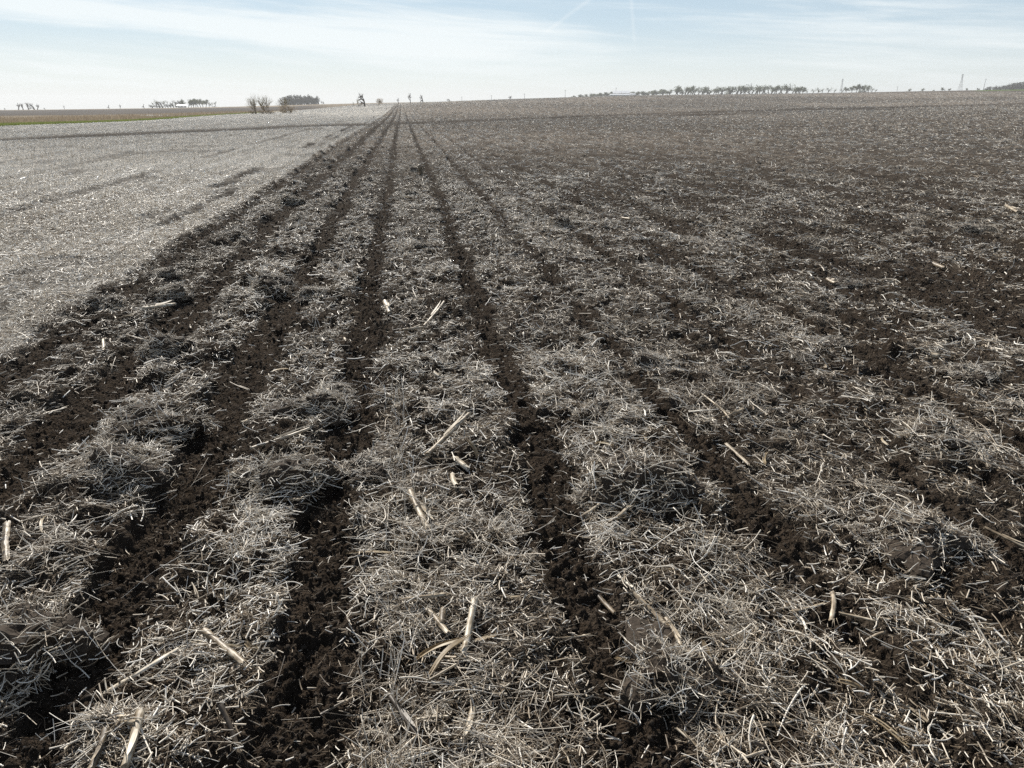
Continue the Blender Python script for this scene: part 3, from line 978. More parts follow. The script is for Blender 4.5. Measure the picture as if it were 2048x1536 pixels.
HEROES = [  # x1, y1, x2, y2, width px, kind, lift1, lift2, tone, label
    (855, 908, 940, 826, 13, 'round', .01, .09, .70, 'long pale stalk propped up beside the central bare strip'),
    (820, 980, 862, 1056, 21, 'round', .02, .02, .80, 'thick whitish jointed stalk lying in the central residue band'),
    (908, 905, 938, 938, 17, 'round', .02, .02, .78, 'short white stalk piece just below the long propped stalk'),
    (905, 950, 912, 980, 12, 'split', .02, .03, .72, 'stubby pale stalk chip above the thick whitish stalk'),
    (205, 1392, 355, 1300, 17, 'split', .02, .05, .66, 'long split stalk with tan frayed end at lower left'),
    (160, 1430, 272, 1447, 13, 'round', .04, .04, .68, 'level stalk forming a crossbar at lower left'),
    (282, 1420, 243, 1536, 20, 'round', .05, .03, .68, 'thick stalk crossing the end of the level crossbar stalk'),
    (213, 1455, 180, 1540, 15, 'round', .03, .03, .60, 'stalk below the level crossbar running out of frame'),
    (405, 1255, 492, 1332, 22, 'split', .03, .03, .52, 'weathered frayed half stalk beside the lower left bare strip'),
    (440, 1408, 482, 1502, 11, 'split', .05, .03, .35, 'dark brown thin stalk near the bottom left strip edge'),
    (14, 1046, 6, 1130, 16, 'split', .03, .02, .5, 'thick upright looking stalk cut by the left frame edge'),
    (500, 892, 622, 865, 8, 'round', .05, .05, .74, 'long thin straight stalk across the left residue band, upper of two'),
    (498, 943, 606, 909, 8, 'round', .04, .05, .60, 'long thin straight stalk across the left residue band, lower of two'),
    (855, 1220, 897, 1267, 14, 'split', .03, .03, .82, 'bleached white split stalk in the bottom centre straw'),
    (832, 1322, 922, 1276, 19, 'husk', .05, .05, .66, 'broad pale husk strip fanned out in the bottom centre straw'),
    (855, 1352, 940, 1268, 13, 'husk', .04, .05, .58, 'narrow tan husk strip beside the broad pale husk'),
    (950, 1198, 930, 1312, 18, 'split', .03, .03, .80, 'wide bleached stalk shell crossing the husk strips'),
    (856, 1362, 912, 1325, 7, 'round', .05, .06, .84, 'small clean white stick below the husk strips'),
    (800, 1202, 892, 1186, 15, 'split', .05, .04, .50, 'tan half stalk bridging a dark hollow near bottom centre'),
    (947, 1418, 926, 1492, 18, 'round', .02, .02, .80, 'thick pale stalk at the bottom edge of the centre band'),
    (642, 1430, 692, 1404, 8, 'split', .03, .03, .62, 'yellow tan sliver at the bare strip edge, bottom centre left'),
    (780, 1392, 834, 1474, 14, 'round', .05, .03, .22, 'dark brown damp stalk slanting through the bottom centre straw'),
    (1265, 1186, 1336, 1256, 13, 'split', .04, .04, .78, 'pale cracked stalk slanting right of the central bare strip'),
    (1332, 1236, 1362, 1292, 11, 'round', .05, .04, .76, 'pale stalk piece continuing below the cracked slanting stalk'),
    (1195, 1190, 1230, 1226, 11, 'round', .02, .02, .50, 'short brown stalk at the right edge of the central strip'),
    (1665, 1184, 1669, 1242, 11, 'split', .03, .03, .64, 'upright tan splinter in the right foreground'),
    (1582, 1226, 1648, 1208, 10, 'split', .02, .02, .60, 'tan splinter left of the upright splinter, right foreground'),
    (1677, 1226, 1756, 1219, 8, 'round', .03, .03, .62, 'level splinter right of the upright splinter, right foreground'),
    (1730, 1284, 1773, 1255, 8, 'round', .02, .03, .55, 'short slanting splinter below the level splinter at right'),
    (1968, 1054, 2056, 1098, 7, 'round', .05, .05, .72, 'long thin stalk running out of the right frame edge'),
    (1869, 525, 1887, 536, 11, 'round', .05, .05, .72, 'bright white stub far up on the right side'),
    (1864, 699, 1882, 712, 13, 'round', .05, .05, .70, 'thick white stub in the right middle distance'),
    (1160, 1036, 1197, 1014, 9, 'split', .03, .03, .58, 'small tan splinter left of the dark residue mound'),
    (1220, 1046, 1258, 1014, 12, 'split', .03, .04, .58, 'tan splinter pointing at the dark residue mound'),
    (1222, 918, 1275, 905, 14, 'round', .03, .03, .25, 'dark grey stalk lying just above the dark residue mound'),
    (1190, 876, 1226, 886, 10, 'husk', .03, .03, .90, 'white torn husk scrap above the dark grey stalk'),
    (288, 625, 350, 611, 9, 'round', .05, .05, .80, 'long pale stalk on the bare soil at left, middle distance'),
    (206, 704, 209, 678, 7, 'split', .01, .05, .45, 'pale splinter standing upright in the left bare soil'),
    (653, 780, 692, 814, 14, 'round', .07, .05, .74, 'jointed stalk poking from the big mound left of centre'),
    (848, 652, 888, 607, 8, 'round', .03, .07, .72, 'slanting pale stalk in the middle of the centre band'),
    (806, 661, 846, 654, 8, 'round', .04, .04, .50, 'grey stalk meeting the foot of the slanting pale stalk'),
    (867, 734, 880, 750, 12, 'split', .03, .03, .78, 'short block of stalk halfway up the centre band'),
    (933, 878, 956, 916, 9, 'husk', .05, .04, .58, 'yellowish leaf strip right below the propped stalk top'),
    (770, 608, 781, 622, 11, 'round', .02, .02, .72, 'stubby stalk block at the far left edge of the centre band'),
    (1452, 890, 1500, 932, 10, 'split', .04, .04, .58, 'tan half stalk in the right hand residue, mid distance'),
    (1405, 786, 1464, 841, 5, 'round', .04, .05, .80, 'long thin pale stem right of the second bare strip'),
    (2012, 412, 2036, 424, 6, 'round', .05, .05, .72, 'bright white stick high on the right edge'),
    (1655, 558, 1672, 566, 8, 'round', .05, .05, .68, 'small white stub in the right field, mid distance'),
    (1244, 436, 1262, 441, 6, 'round', .05, .05, .66, 'tiny white chip in the far centre right field'),
    (1445, 836, 1490, 806, 6, 'round', .05, .04, .66, 'thin straight tan stem crossing the right residue'),
]
for k, (x1, y1, x2, y2, wpx, kind, l1, l2, tone, label) in enumerate(HEROES):
    A, B = on_surface(x1, y1, l1 * .8 + .006), on_surface(x2, y2, l2 * .8 + .006)
    L = (Vector(B) - Vector(A)).length
    dist = (Vector(A) - Vector((0, 0, CAM_H))).length
    me = stalk_mesh(L, (wpx if wpx < 12 else 12 + (wpx - 12) * .6) * dist / FPX * .84, kind, 2000 + k, tone - .22)
    o = link('husk_strip' if kind == 'husk' else 'corn_stalk', me, label=label, category='husk' if kind == 'husk' else 'corn stalk')
    aim(o, A, B, rng.uniform(-.5, .5))

# a stripped corn cob
rs = np.random.default_rng(5)
mb = MB()
xs = np.linspace(-.045, .045, 26)
pr = .0105 * np.sqrt(np.clip(1 - (xs / .05) ** 4, .15, 1)) * np.linspace(1.1, .8, 26)
th = np.arange(16) * 2 * math.pi / 16
bumps = 1 + .10 * ((np.arange(26)[:, None] + np.arange(16)[None]) % 2)
Vc = np.stack([np.repeat(xs[:, None], 16, 1), (pr[:, None] * bumps) * np.cos(th), (pr[:, None] * bumps) * np.sin(th)], -1)
mb.add(Vc.reshape(-1, 3), None, [(i * 16 + j, i * 16 + (j + 1) % 16, (i + 1) * 16 + (j + 1) % 16, (i + 1) * 16 + j) for i in range(25) for j in range(16)], (.30 - .2 * (bumps < 1.05)).ravel())
mb.add(np.vstack([Vc[0], [[-.046, 0, 0]]]), [(16, (j + 1) % 16, j) for j in range(16)], None, .5)
mb.add(np.vstack([Vc[-1], [[.046, 0, 0]]]), [(16, j, (j + 1) % 16) for j in range(16)], None, .3)
cob = link('corn_cob', mb.mesh('corn_cob', M_STALK, True), label='brown empty corn cob in the bottom centre straw', category='corn cob')
aim(cob, on_surface(884, 1252, .04), on_surface(886, 1210, .05))

LANES = [(-40, -2.68, 'on the pale untilled stubble'), (-2.68, -.985, 'beside the outer left strips'),
         (-.985, -.335, 'left of the centre band'), (-.335, .555, 'in the centre residue band'),
         (.555, 1.32, 'right of the centre band'), (1.32, 2.86, 'in the right hand residue'),
         (2.86, 60, 'on the far right tilled ground')]


def lane(x):
    return next(t for a, b, t in LANES if a <= x < b)


def where(r):
    return 'at the bottom ' if r < 2.1 else 'near the bottom ' if r < 3 else 'in the foreground ' if r < 4.4 else 'at middle distance ' if r < 8 else 'far up '


# smaller stalk pieces, each its own object
protos = [stalk_mesh(rng.uniform(.05, .17), rng.uniform(.006, .014), ('round', 'split', 'split', 'round', 'husk')[i % 5], 3000 + i, rng.uniform(.22, .66)) for i in range(15)]
X, Y, r0 = polar(1100, 1.55, 15, 1.5, R(35))
X, Y, Z, res, tl, r = keep(X, Y, lambda a, b, c, x, y: .15 + .6 * a)
o_s = rng.uniform(.7, 1.25, len(X))
for i in range(min(290, len(X))):
    o = link('stalk_piece', protos[i % 15], label=('short' if o_s[i] < .95 else 'longer') + ' broken corn stalk piece ' + where(r[i]) + lane(X[i]), category='stalk piece', group='stalk pieces ' + lane(X[i]))
    o.location = (X[i], Y[i], Z[i] + .012)
    o.rotation_euler = (rng.uniform(-.5, .5), rng.normal(0, .18), rng.uniform(0, 6.28))
    s = o_s[i] * (1 + max(0, r[i] - 5) * .03)
    o.scale = (s, s, s)


# thicker bleached bean stems with their side branches, each its own object
def bean_stem(i):
    rs = np.random.default_rng(4000 + i)
    mb = MB()
    L = rs.uniform(.10, .24)
    k = 9
    a = np.cumsum(np.r_[0, rs.normal(rs.normal(0, .12), .24, k - 1)])
    zz = np.cumsum(np.r_[0, rs.normal(0, .14, k - 1)])
    p = np.cumsum(np.c_[np.cos(a), np.sin(a), zz * .8] * L / (k - 1), axis=0)
    p -= p.mean(0)
    rad = rs.uniform(.0014, .0025)
    mb.tube(p, np.linspace(rad, rad * .55, k) * (1 + .18 * rs.random(k)), 6, .72)
    for _ in range(rs.integers(1, 4)):
        q = rs.integers(2, k - 1)
        d = p[q] - p[q - 1]
        d = d / np.linalg.norm(d) + np.r_[rs.normal(0, .6, 2), abs(rs.normal(0, .4))]
        d /= np.linalg.norm(d)
        l = L * rs.uniform(.15, .38)
        mb.tube([p[q], p[q] + d * l * .5 + rs.normal(0, .006, 3), p[q] + d * l + rs.normal(0, .012, 3)], [rad * .7, rad * .55, rad * .3], 5, .75)
    return mb.mesh('bean_stem', M_STRAW, True)


protos = [bean_stem(i) for i in range(14)]
X, Y, r0 = polar(700, 1.5, 8, 1.5, R(35))
X, Y, Z, res, tl, r = keep(X, Y, lambda a, b, c, x, y: (.06 + .9 * sstep(a, .4, .9)) * (.3 + .7 * heap(x, y)))
o_s = rng.uniform(.65, 1.15, len(X))
for i in range(min(240, len(X))):
    o = link('bean_stem', protos[i % 14], label=('small' if o_s[i] < .9 else 'large') + ' bleached bean stem ' + where(r[i]) + lane(X[i]), category='plant stem', group='bean stems ' + lane(X[i]))
    o.location = (X[i], Y[i], Z[i] + .03)
    o.rotation_euler = (rng.uniform(-.7, .7), rng.normal(0, .22), rng.uniform(0, 6.28))
    s = o_s[i]
    o.scale = (s, s, s)


# ------------------------------------------------------------------ clumps of soil and matted straw thrown up by the machine
def clump_proto(i):
    rs = np.random.default_rng(5000 + i)
    v, f = ico()
    import bmesh
    bm = bmesh.new()
    bmesh.ops.create_icosphere(bm, subdivisions=4, radius=1)
    v = np.array([q.co[:] for q in bm.verts])
    f = np.array([[q.index for q in t_.verts] for t_ in bm.faces])
    bm.free()
    d = 1 + .30 * sum(np.sin(v @ rs.normal(0, 1, 3) * 2.6 + rs.uniform(0, 6)) for _ in range(6)) / 2
    d = d + .16 * sum(np.abs(np.sin(v @ rs.normal(0, 1, 3) * 7 + rs.uniform(0, 6))) for _ in range(6)) / 2 + rs.normal(0, .07, len(v)) - .3
    vv = v * d[:, None] * np.array([.11, .09, .042])
    mb = MB()
    mb.add(vv, f, None, .5)
    core = mb.mesh('soil_core', M_SOIL, False)
    n = 1000
    k = rs.integers(0, len(vv), n)
    k = k[vv[k, 2] > -.01]
    n = len(k)
    C = vv[k] * rs.uniform(1.0, 1.2, n)[:, None]
    nor = v[k]
    a0 = rs.uniform(0, 6.28, n)
    L = np.exp(rs.normal(math.log(.042), .5, n)).clip(.012, .12)
    g = strands(C, L, a0, rs.normal(0, .28, n), np.abs(rs.normal(0, .3, n)), rs.uniform(.0005, .0012, n), np.clip(rs.normal(.55, .28, n), 0, 1), 5)
    cu = curves_object('tmp', [g], M_STRAW)
    data = cu.data
    bpy.data.objects.remove(cu)
    return core, data


CL = [clump_proto(i) for i in range(6)]
CLUMPS = [(310, 868, 1.5, 'big dark faced straw clump left of centre, beside the second bare strip'), (638, 822, 1.25, 'straw clump holding up a jointed stalk, left of the centre band'),
          (540, 592, 1.5, 'dark clump at the strip edge, left middle distance'), (1292, 985, 1.7, 'dark residue mound right of the central bare strip'),
          (232, 948, 1.1, 'straw clump just below the big dark faced clump'), (1862, 885, 1.3, 'matted clump at far right under crossing stems'),
          (560, 965, 1.3, 'clump at the bare strip edge, left of the centre band'), (1832, 1085, 1.2, 'low matted clump in the right foreground'),
          (1120, 452, 1.3, 'dark clump far up right of the centre band'), (205, 616, 1.2, 'clump on the edge of the tilled land at left'),
          (345, 592, 1.1, 'dark round clump between the two leftmost bare strips'), (1190, 830, .9, 'small clump between the two bare strips right of centre'),
          (45, 1290, 1.3, 'straw clump cut by the left frame edge, near the bottom'), (1330, 1370, 1.1, 'shadowed clump at the bottom, right of centre'),
          (330, 705, 1.2, 'clump beside the outer left bare soil'), (826, 392, 1.5, 'dark clump far up on the centre band'), (828, 345, 1.2, 'small dark clump beside the standing stump'),
          (470, 470, 1.4, 'clump on the tilled edge, left far distance'), (575, 400, 1.5, 'clump on the tilled edge, farther left distance')]


def put_clump(x, y, z, s, k, rz, tall=1.0, **tags):
    e = bpy.data.objects.new('residue_clump', None)
    COL.objects.link(e)
    e.empty_display_size = .05
    e.location = (x, y, z)
    e.rotation_euler = (0, 0, rz)
    e.scale = (s, s, s * tall)
    for a, b in tags.items():
        e[a] = b
    link('soil_core', CL[k][0], e)
    link('straw_thatch', CL[k][1], e)


for i, (x, y, s, lb) in enumerate(CLUMPS):
    X, Y, Z = on_surface(x, y, 0)
    put_clump(X, Y, Z + .008, s * 1.1, i % 6, rng.uniform(0, 6.28), 1.35, label=lb, category='residue clump')
X, Y, r0 = polar(420, 2.6, 22, 1.7, R(36))
X, Y, Z, res, tl, r = keep(X, Y, lambda a, b, c, x, y: b * (.3 + .7 * a))
for i in range(min(60, len(X))):
    put_clump(X[i], Y[i], Z[i] - .008, rng.uniform(.55, 1.15) * (1 + r[i] * .012), i % 6, rng.uniform(0, 6.28),
              label='small straw and soil clump ' + where(r[i]) + lane(X[i]), category='residue clump', group='small residue clumps ' + lane(X[i]))

# a charred looking stump standing in the far centre band
X, Y, Z = on_surface(842, 350, 0)
e = bpy.data.objects.new('plant_stump', None)
COL.objects.link(e)
e.location = (X, Y, Z)
e['label'] = 'dark plant stump standing upright far up the centre band'
e['category'] = 'stump'
mb = MB()
mb.tube([(0, 0, -.05), (.01, 0, .08), (-.02, .01, .17), (-.04, .0, .25)], [.05, .045, .05, .03], 8, .02)
link('stump_core', mb.mesh('stump_core', M_STALK, True), e)
mb = MB()
for _ in range(26):
    a = rng.uniform(0, 6.28)
    mb.tube([(0, 0, rng.uniform(.02, .18)), (.05 * math.cos(a), .05 * math.sin(a), rng.uniform(.08, .2)), (.1 * math.cos(a), .1 * math.sin(a), rng.uniform(.02, .3))], [.005, .004, .002], 3, rng.uniform(0, .3))
link('root_fibres', mb.mesh('root_fibres', M_STALK), e)


# ------------------------------------------------------------------ trees
def branchy(mb, p, d, L, rad, depth, rs, tips, spread=.5, up=.25, kids=(3, 4), shrink=.66):
    k = 4
    pts = [p]
    dd = d.copy()
    for _ in range(k):
        dd = dd + rs.normal(0, .12, 3) + np.array([0, 0, up * .12])
        dd /= np.linalg.norm(dd)
        pts.append(pts[-1] + dd * L / k)
    mb.tube(pts, np.linspace(rad, rad * .6, k + 1), 5 if depth > 1 else 3, .5, cap=False)
    tips.append((pts[-1], depth))
    if depth == 0:
        return
    for _ in range(rs.integers(kids[0], kids[1] + 1)):
        t_ = rs.integers(2, k + 1)
        nd = dd + rs.normal(0, spread, 3) + np.array([0, 0, up])
        nd /= np.linalg.norm(nd)
        branchy(mb, pts[t_], nd, L * shrink * rs.uniform(.8, 1.2), rad * .55, depth - 1, rs, tips, spread, up, kids, shrink)


def tree_mesh(i, leaf, per_tip=14, size=.05, depth=2, trunk_h=.34, spread=.6, blob=.085, stems=1, twig=M_BARK, lean=0.0, up=.25, thick=1.0, fan=.42):
    """unit-height tree: (trunk and limbs, crown) meshes"""
    rs = np.random.default_rng(6000 + i)
    mb, tips = MB(), []
    for s in range(stems):
        a = rs.uniform(0, 6.28)
        sp = fan if stems > 1 else .05
        d = np.array([math.cos(a) * sp * rs.uniform(.3, 1) + lean, math.sin(a) * sp * rs.uniform(.3, 1), 1.0])
        d /= np.linalg.norm(d)
        branchy(mb, np.array([rs.normal(0, .02) * (stems > 1), rs.normal(0, .02) * (stems > 1), -.06]), d, trunk_h, .022 * thick / math.sqrt(stems), depth, rs, tips, spread, up)
    P = np.array([q for q, dp in tips if dp < depth])
    zmax = np.percentile(P[:, 2], 97)
    sc = 1 / zmax
    mb.V = [q * sc for q in mb.V]
    P = P * sc
    lb = MB()
    for q in P:
        tone = rs.uniform(0, 1)
        for _ in range(per_tip):
            c = q + rs.normal(0, blob, 3) * [1, 1, .75]
            n1 = rs.normal(0, 1, 3)
            n1 /= np.linalg.norm(n1)
            n2 = np.cross(n1, rs.normal(0, 1, 3))
            n2 /= np.linalg.norm(n2)
            z = size * rs.uniform(.5, 1.2)
            lb.add([c - n1 * z, c - n2 * z * .6, c + n1 * z, c + n2 * z * .6], None, [(0, 1, 2, 3)], np.clip(tone + rs.normal(0, .2), 0, 1))
    return mb.mesh('trunk', twig), lb.mesh('crown', leaf)


T_AIRY = [tree_mesh(i, M_LEAF_GREEN, 13, .05, spread=.6, lean=.12, trunk_h=.28, blob=.1, thick=1.4) for i in range(5)]
T_FULL = [tree_mesh(20 + i, M_LEAF_GREEN, 26, .06, spread=.7, trunk_h=.28) for i in range(4)]
T_DARK = [tree_mesh(40 + i, M_LEAF_DARK, 30, .065, spread=.9, trunk_h=.14, blob=.12) for i in range(4)]
T_BARE = [tree_mesh(60 + i, M_TWIGMASS, 3, .022, depth=3, thick=1.5, spread=.62, trunk_h=.22, blob=.06) for i in range(4)]
T_WILLOW = [tree_mesh(80 + i, M_BUD, 2, .014, depth=3, spread=.42, trunk_h=.36, stems=6, thick=1.5, fan=.8, twig=M_TWIG, up=.3) for i in range(4)]
T_BUSH = [tree_mesh(100 + i, M_REED, 10, .05, depth=2, spread=.8, trunk_h=.3, stems=5, twig=M_TWIG) for i in range(3)]


def tree(kind, name, x, d, top, label, cat='tree', group=None, base=None, wide=1.0, k=None):
    """a tree seen in photograph column x at depth d, its top at photograph row top"""
    X, Y, Z = far_at(x, d)
    u, F, D = ray(x, top)
    H = (CAM_H - d * D / F) - Z
    H = max(H, .6)
    e = bpy.data.objects.new(name, None)
    COL.objects.link(e)
    e.location = (X, Y, Z)
    e.rotation_euler = (0, 0, rng.uniform(-.5, .5))
    e.scale = (H * wide, H * wide, H)
    e['label'], e['category'] = label, cat
    if group:
        e['group'] = group
    tr, cr = kind[(rng.integers(0, len(kind)) if k is None else k) % len(kind)]
    link('trunk', tr, e)
    link('crown', cr, e)
    return e


G = 'windbreak trees on the right skyline'
xs = np.arange(1350, 1605, 5.6)
for i, x in enumerate(xs):
    top = np.interp(x, [1350, 1390, 1420, 1500, 1560, 1606], [177.5, 174, 177.5, 172.5, 173, 176]) + rng.normal(.3, 1.5)
    tree(T_AIRY if i % 5 else T_FULL, 'windbreak_tree', x + rng.normal(0, 1.5), 980 + rng.normal(0, 12), top, 'pale leafing tree in the long airy windbreak row on the skyline', 'tree', G, wide=rng.uniform(1.1, 2.0))
for x, top in ((1596, 175), (1589, 176)):
    tree(T_FULL, 'windbreak_tree', x, 960, top, 'rounder bushy tree near the right end of the long windbreak', 'tree', 'bushy windbreak end trees', wide=1.2)
for x, top in ((1622, 178.5), (1632, 176.5), (1643, 178), (1652, 176), (1664, 179), (1679, 178), (1690, 175.5), (1699, 173.5), (1708, 171.5), (1717, 170.5), (1726, 171.5), (1734, 172.5), (1741, 176), (1746, 179)):
    tree(T_AIRY if x < 1685 or x > 1738 else T_FULL, 'skyline_tree', x, 985 + rng.normal(0, 10), top, 'tree in the uneven group right of the long windbreak', 'tree', 'trees right of the windbreak', wide=1.15)
for x in np.arange(1146, 1336, 6.5):
    top = np.interp(x, [1146, 1180, 1225, 1300, 1318, 1330, 1336], [192, 188.5, 185.5, 184, 182, 178.5, 183]) + rng.normal(0, .5)
    tree(T_FULL, 'wood_tree', x + rng.normal(0, 1), 1150 + rng.normal(0, 25), top, 'tree in the low hazy wood behind the white barns', 'tree', 'low hazy wood', wide=1.7)
for x in np.arange(313, 366, 5.5):
    tree(T_BARE if rng.random() < .6 else T_AIRY, 'farm_tree', x, 860 + rng.normal(0, 8), 202.5 + rng.normal(0, 1.2), 'thin leafing tree at the left of the farm grove', 'tree', 'thin farm grove trees', wide=1.1)
for x in np.arange(371, 413, 5.0):
    tree(T_FULL, 'farm_tree', x, 865 + rng.normal(0, 8), 200.5 + rng.normal(0, .8), 'dense tree behind the small white farm building', 'tree', 'dense farm grove trees', wide=1.25)
for x, top in ((417, 203), (424, 206), (431, 204)):
    tree(T_AIRY, 'farm_tree', x, 860, top, 'small tree at the right end of the farm grove', 'tree', 'farm grove end trees')
tree(T_DARK, 'dark_bush', 303, 850, 210.5, 'low dark bush at the left end of the farm grove', 'bush', wide=2.0)
for i, x in enumerate(np.arange(572, 640, 4.6)):
    top = np.interp(x, [572, 585, 605, 620, 640], [196, 195, 193.3, 194, 197]) + rng.normal(0, .5)
    tree(T_DARK, 'grove_tree', x, 960 + (i % 2) * 14, top, 'dark tree in the dense isolated grove on the skyline', 'tree', 'dense dark grove', wide=1.25)
for x, top in ((567, 196), (644, 202), (648, 203)):
    tree(T_BARE, 'grove_tree', x, 950, top, 'thinner tree at the edge of the dense dark grove', 'tree', 'dense dark grove edge')
for x, top in ((34, 206.5), (44, 207), (55, 205.5), (66, 207), (72, 208)):
    tree(T_BARE, 'bare_tree', x, 820, top, 'bare tree in the cluster on the far left skyline', 'tree', 'bare far left trees', wide=1.3)
for x, top, lb in ((8, 216, 'small bare tree at the extreme left horizon'), (127, 211.5, 'lone bare bushy tree on the left skyline'), (88, 215.5, 'low scrub right of the far left bare trees'),
                   (217, 209.5, 'small thin tree on the dark ploughed ridge at left'), (238, 209, 'second small thin tree on the dark ploughed ridge'), (287, 208, 'slim tree left of the farm grove')):
    tree(T_BARE, 'bare_tree', x, 830, top, lb)
for i, (x, d, top, lb) in enumerate(((511, 138, 193, 'left of the two bare willow bushes at the field edge'), (531, 139, 192, 'right of the two bare willow bushes at the field edge'),
                                     (569, 146, 195.5, 'bare willow bush in front of the dense dark grove'))):
    tree(T_WILLOW, 'willow_bush', x, d, top, lb, 'willow', wide=1.0 if i < 2 else .75, k=i)
for x, d, top, lb in ((503, 136, 222, 'brown scrub at the foot of the left willow bush'), (524, 136, 221, 'brown scrub between the willow bushes'), (540, 138, 223, 'brown scrub right of the willow bushes'),
                      (566, 144, 220, 'brown scrub at the foot of the third willow'), (580, 144, 212, 'reddish scrub stems right of the third willow')):
    tree(T_BUSH, 'scrub', x, d, top, lb, 'bush', wide=1.6)
for x, d, top, lb, kd, wd in ((707, 330, 203, 'slim pale shrub left of the paired tall shrubs', T_WILLOW, .35), (717, 300, 197, 'green tinged multi stemmed shrub beyond the field end', T_WILLOW, .5),
                              (729, 310, 187, 'taller thin grey tree beside the green tinged shrub', T_BARE, .7), (757, 320, 198, 'round olive bush standing alone near the row vanishing point', T_BUSH, .9),
                              (797, 400, 196, 'faint thin tree left of the row vanishing point', T_BARE, .6), (821, 420, 186.5, 'tall faint bare tree at the row vanishing point', T_BARE, .6),
                              (846, 430, 190, 'small faint bare tree right of the vanishing point', T_BARE, .6), (1022, 1050, 191.5, 'tiny bare tree on the centre skyline', T_BARE, 1.4), (900, 1150, 197.5, 'tiny bush on the skyline right of the vanishing point', T_BARE, 1.5)):
    tree(kd, 'skyline_shrub', x, d, top, lb, 'shrub', wide=wd)
for x, top, lb in ((1816, 178, 'first small dark bush on the skyline right of the windbreak'), (1842, 177.5, 'second small dark bush on the right skyline'), (1862, 180, 'third tiny bush on the right skyline'),
                   (1880, 176, 'pale bush left of the large pylon'), (1893, 177.5, 'dark bush close left of the large pylon'), (1927, 177, 'dark bush close right of the large pylon'), (1951, 177, 'low bush left of the leaning pole')):
    tree(T_FULL, 'skyline_bush', x, 1000, top, lb, 'bush', wide=1.4)
for x in np.arange(1970, 2090, 6.0):
    top = np.interp(x, [1968, 2000, 2048, 2100], [175.5, 172, 165, 162]) + rng.normal(0, .7)
    tree(T_DARK, 'ridge_tree', x, 1080 + rng.normal(0, 20), top, 'dark tree on the wooded ridge at the right frame edge', 'tree', 'wooded ridge trees', wide=1.5)


# ------------------------------------------------------------------ poles, pylons, farm buildings
def pole(x, d, top, label, lean=0.0):
    X, Y, Z = far_at(x, d)
    u, F, D = ray(x, top)
    H = (CAM_H - d * D / F) - Z
    e = bpy.data.objects.new('utility_pole', None)
    COL.objects.link(e)
    e.location = (X, Y, Z)
    e.rotation_euler = (0, lean, 0)
    e['label'], e['category'] = label, 'utility pole'
    mb = MB()
    mb.tube([(0, 0, -.5), (0, 0, H * .5), (0, 0, H)], [.24, .21, .17], 7)
    link('mast', mb.mesh('mast', M_POLE), e)
    mb = MB()
    mb.box((0, .12, H - .9), (2.6, .14, .16))
    link('crossarm', mb.mesh('crossarm', M_POLE), e)
    for q in (-1.15, 0.45, 1.15):
        mb = MB()
        mb.tube([(q, .12, H - .82), (q, .12, H - .68), (q, .12, H - .55)], [.05, .09, .03], 6)
        link('insulator', mb.mesh('insulator', M_STEEL), e)


for x, top, lb in ((924, 193, 'first utility pole right of the row vanishing point'), (983, 190.5, 'second utility pole on the centre skyline'), (1049, 187, 'third utility pole on the centre skyline'),
                   (1130, 179.5, 'taller utility pole left of the hazy wood'), (1231, 175, 'utility pole behind the white barns'), (1354, 170, 'utility pole at the left end of the windbreak'), (1790, 172.5, 'thin lone utility pole right of the tree groups')):
    pole(x, 1080, top, lb)
pole(1961, 900, 157, 'leaning utility pole near the right wooded ridge', R(4.5))


def pylon(x, d, top, label):
    X, Y, Z = far_at(x, d)
    u, F, D = ray(x, top)
    H = (CAM_H - d * D / F) - Z
    e = bpy.data.objects.new('power_pylon', None)
    COL.objects.link(e)
    e.location = (X, Y, Z)
    e.rotation_euler = (0, 0, .5)
    e['label'], e['category'] = label, 'pylon'
    wb, wt = H * .105, H * .018

    def half(t):
        return wb + (wt - wb) * min(1, t / .8) if t < .8 else wt
    lv = [0, .16, .31, .44, .56, .66, .74, .8, .88, .95, 1.0]
    for sx in (-1, 1):
        for sy in (-1, 1):
            mb = MB()
            mb.tube([(sx * half(t), sy * half(t), t * H) for t in lv], .10, 4)
            link('leg', mb.mesh('leg', M_STEEL), e)
    mb = MB()
    for a, b in zip(lv[:-1], lv[1:]):
        for q in range(4):
            c = [(-1, -1), (1, -1), (1, 1), (-1, 1)]
            (x0, y0), (x1, y1) = c[q], c[(q + 1) % 4]
            A0, A1 = (x0 * half(a), y0 * half(a), a * H), (x1 * half(a), y1 * half(a), a * H)
            B0, B1 = (x0 * half(b), y0 * half(b), b * H), (x1 * half(b), y1 * half(b), b * H)
            mb.tube([A0, B1], .05, 3, cap=False)
            mb.tube([A1, B0], .05, 3, cap=False)
            mb.tube([B0, B1], .05, 3, cap=False)
    link('bracing', mb.mesh('bracing', M_STEEL), e)
    for t, ln in ((.80, .13), (.88, .17), (.95, .12)):
        mb = MB()
        for s in (-1, 1):
            mb.tube([(s * wt, -wt, t * H), (s * ln * H, 0, t * H + .3)], .1, 3)
            mb.tube([(s * wt, wt, t * H), (s * ln * H, 0, t * H + .3)], .1, 3)
            mb.tube([(s * wt, 0, t * H + H * .03), (s * ln * H, 0, t * H + .3)], .1, 3)
        link('crossarm', mb.mesh('crossarm', M_STEEL), e)


pylon(1679, 1350, 157.5, 'lattice pylon behind the trees right of the windbreak')
pylon(1915, 1150, 148, 'largest lattice pylon near the right frame edge')
pylon(1499, 1900, 166, 'faint tip of a far pylon above the windbreak')


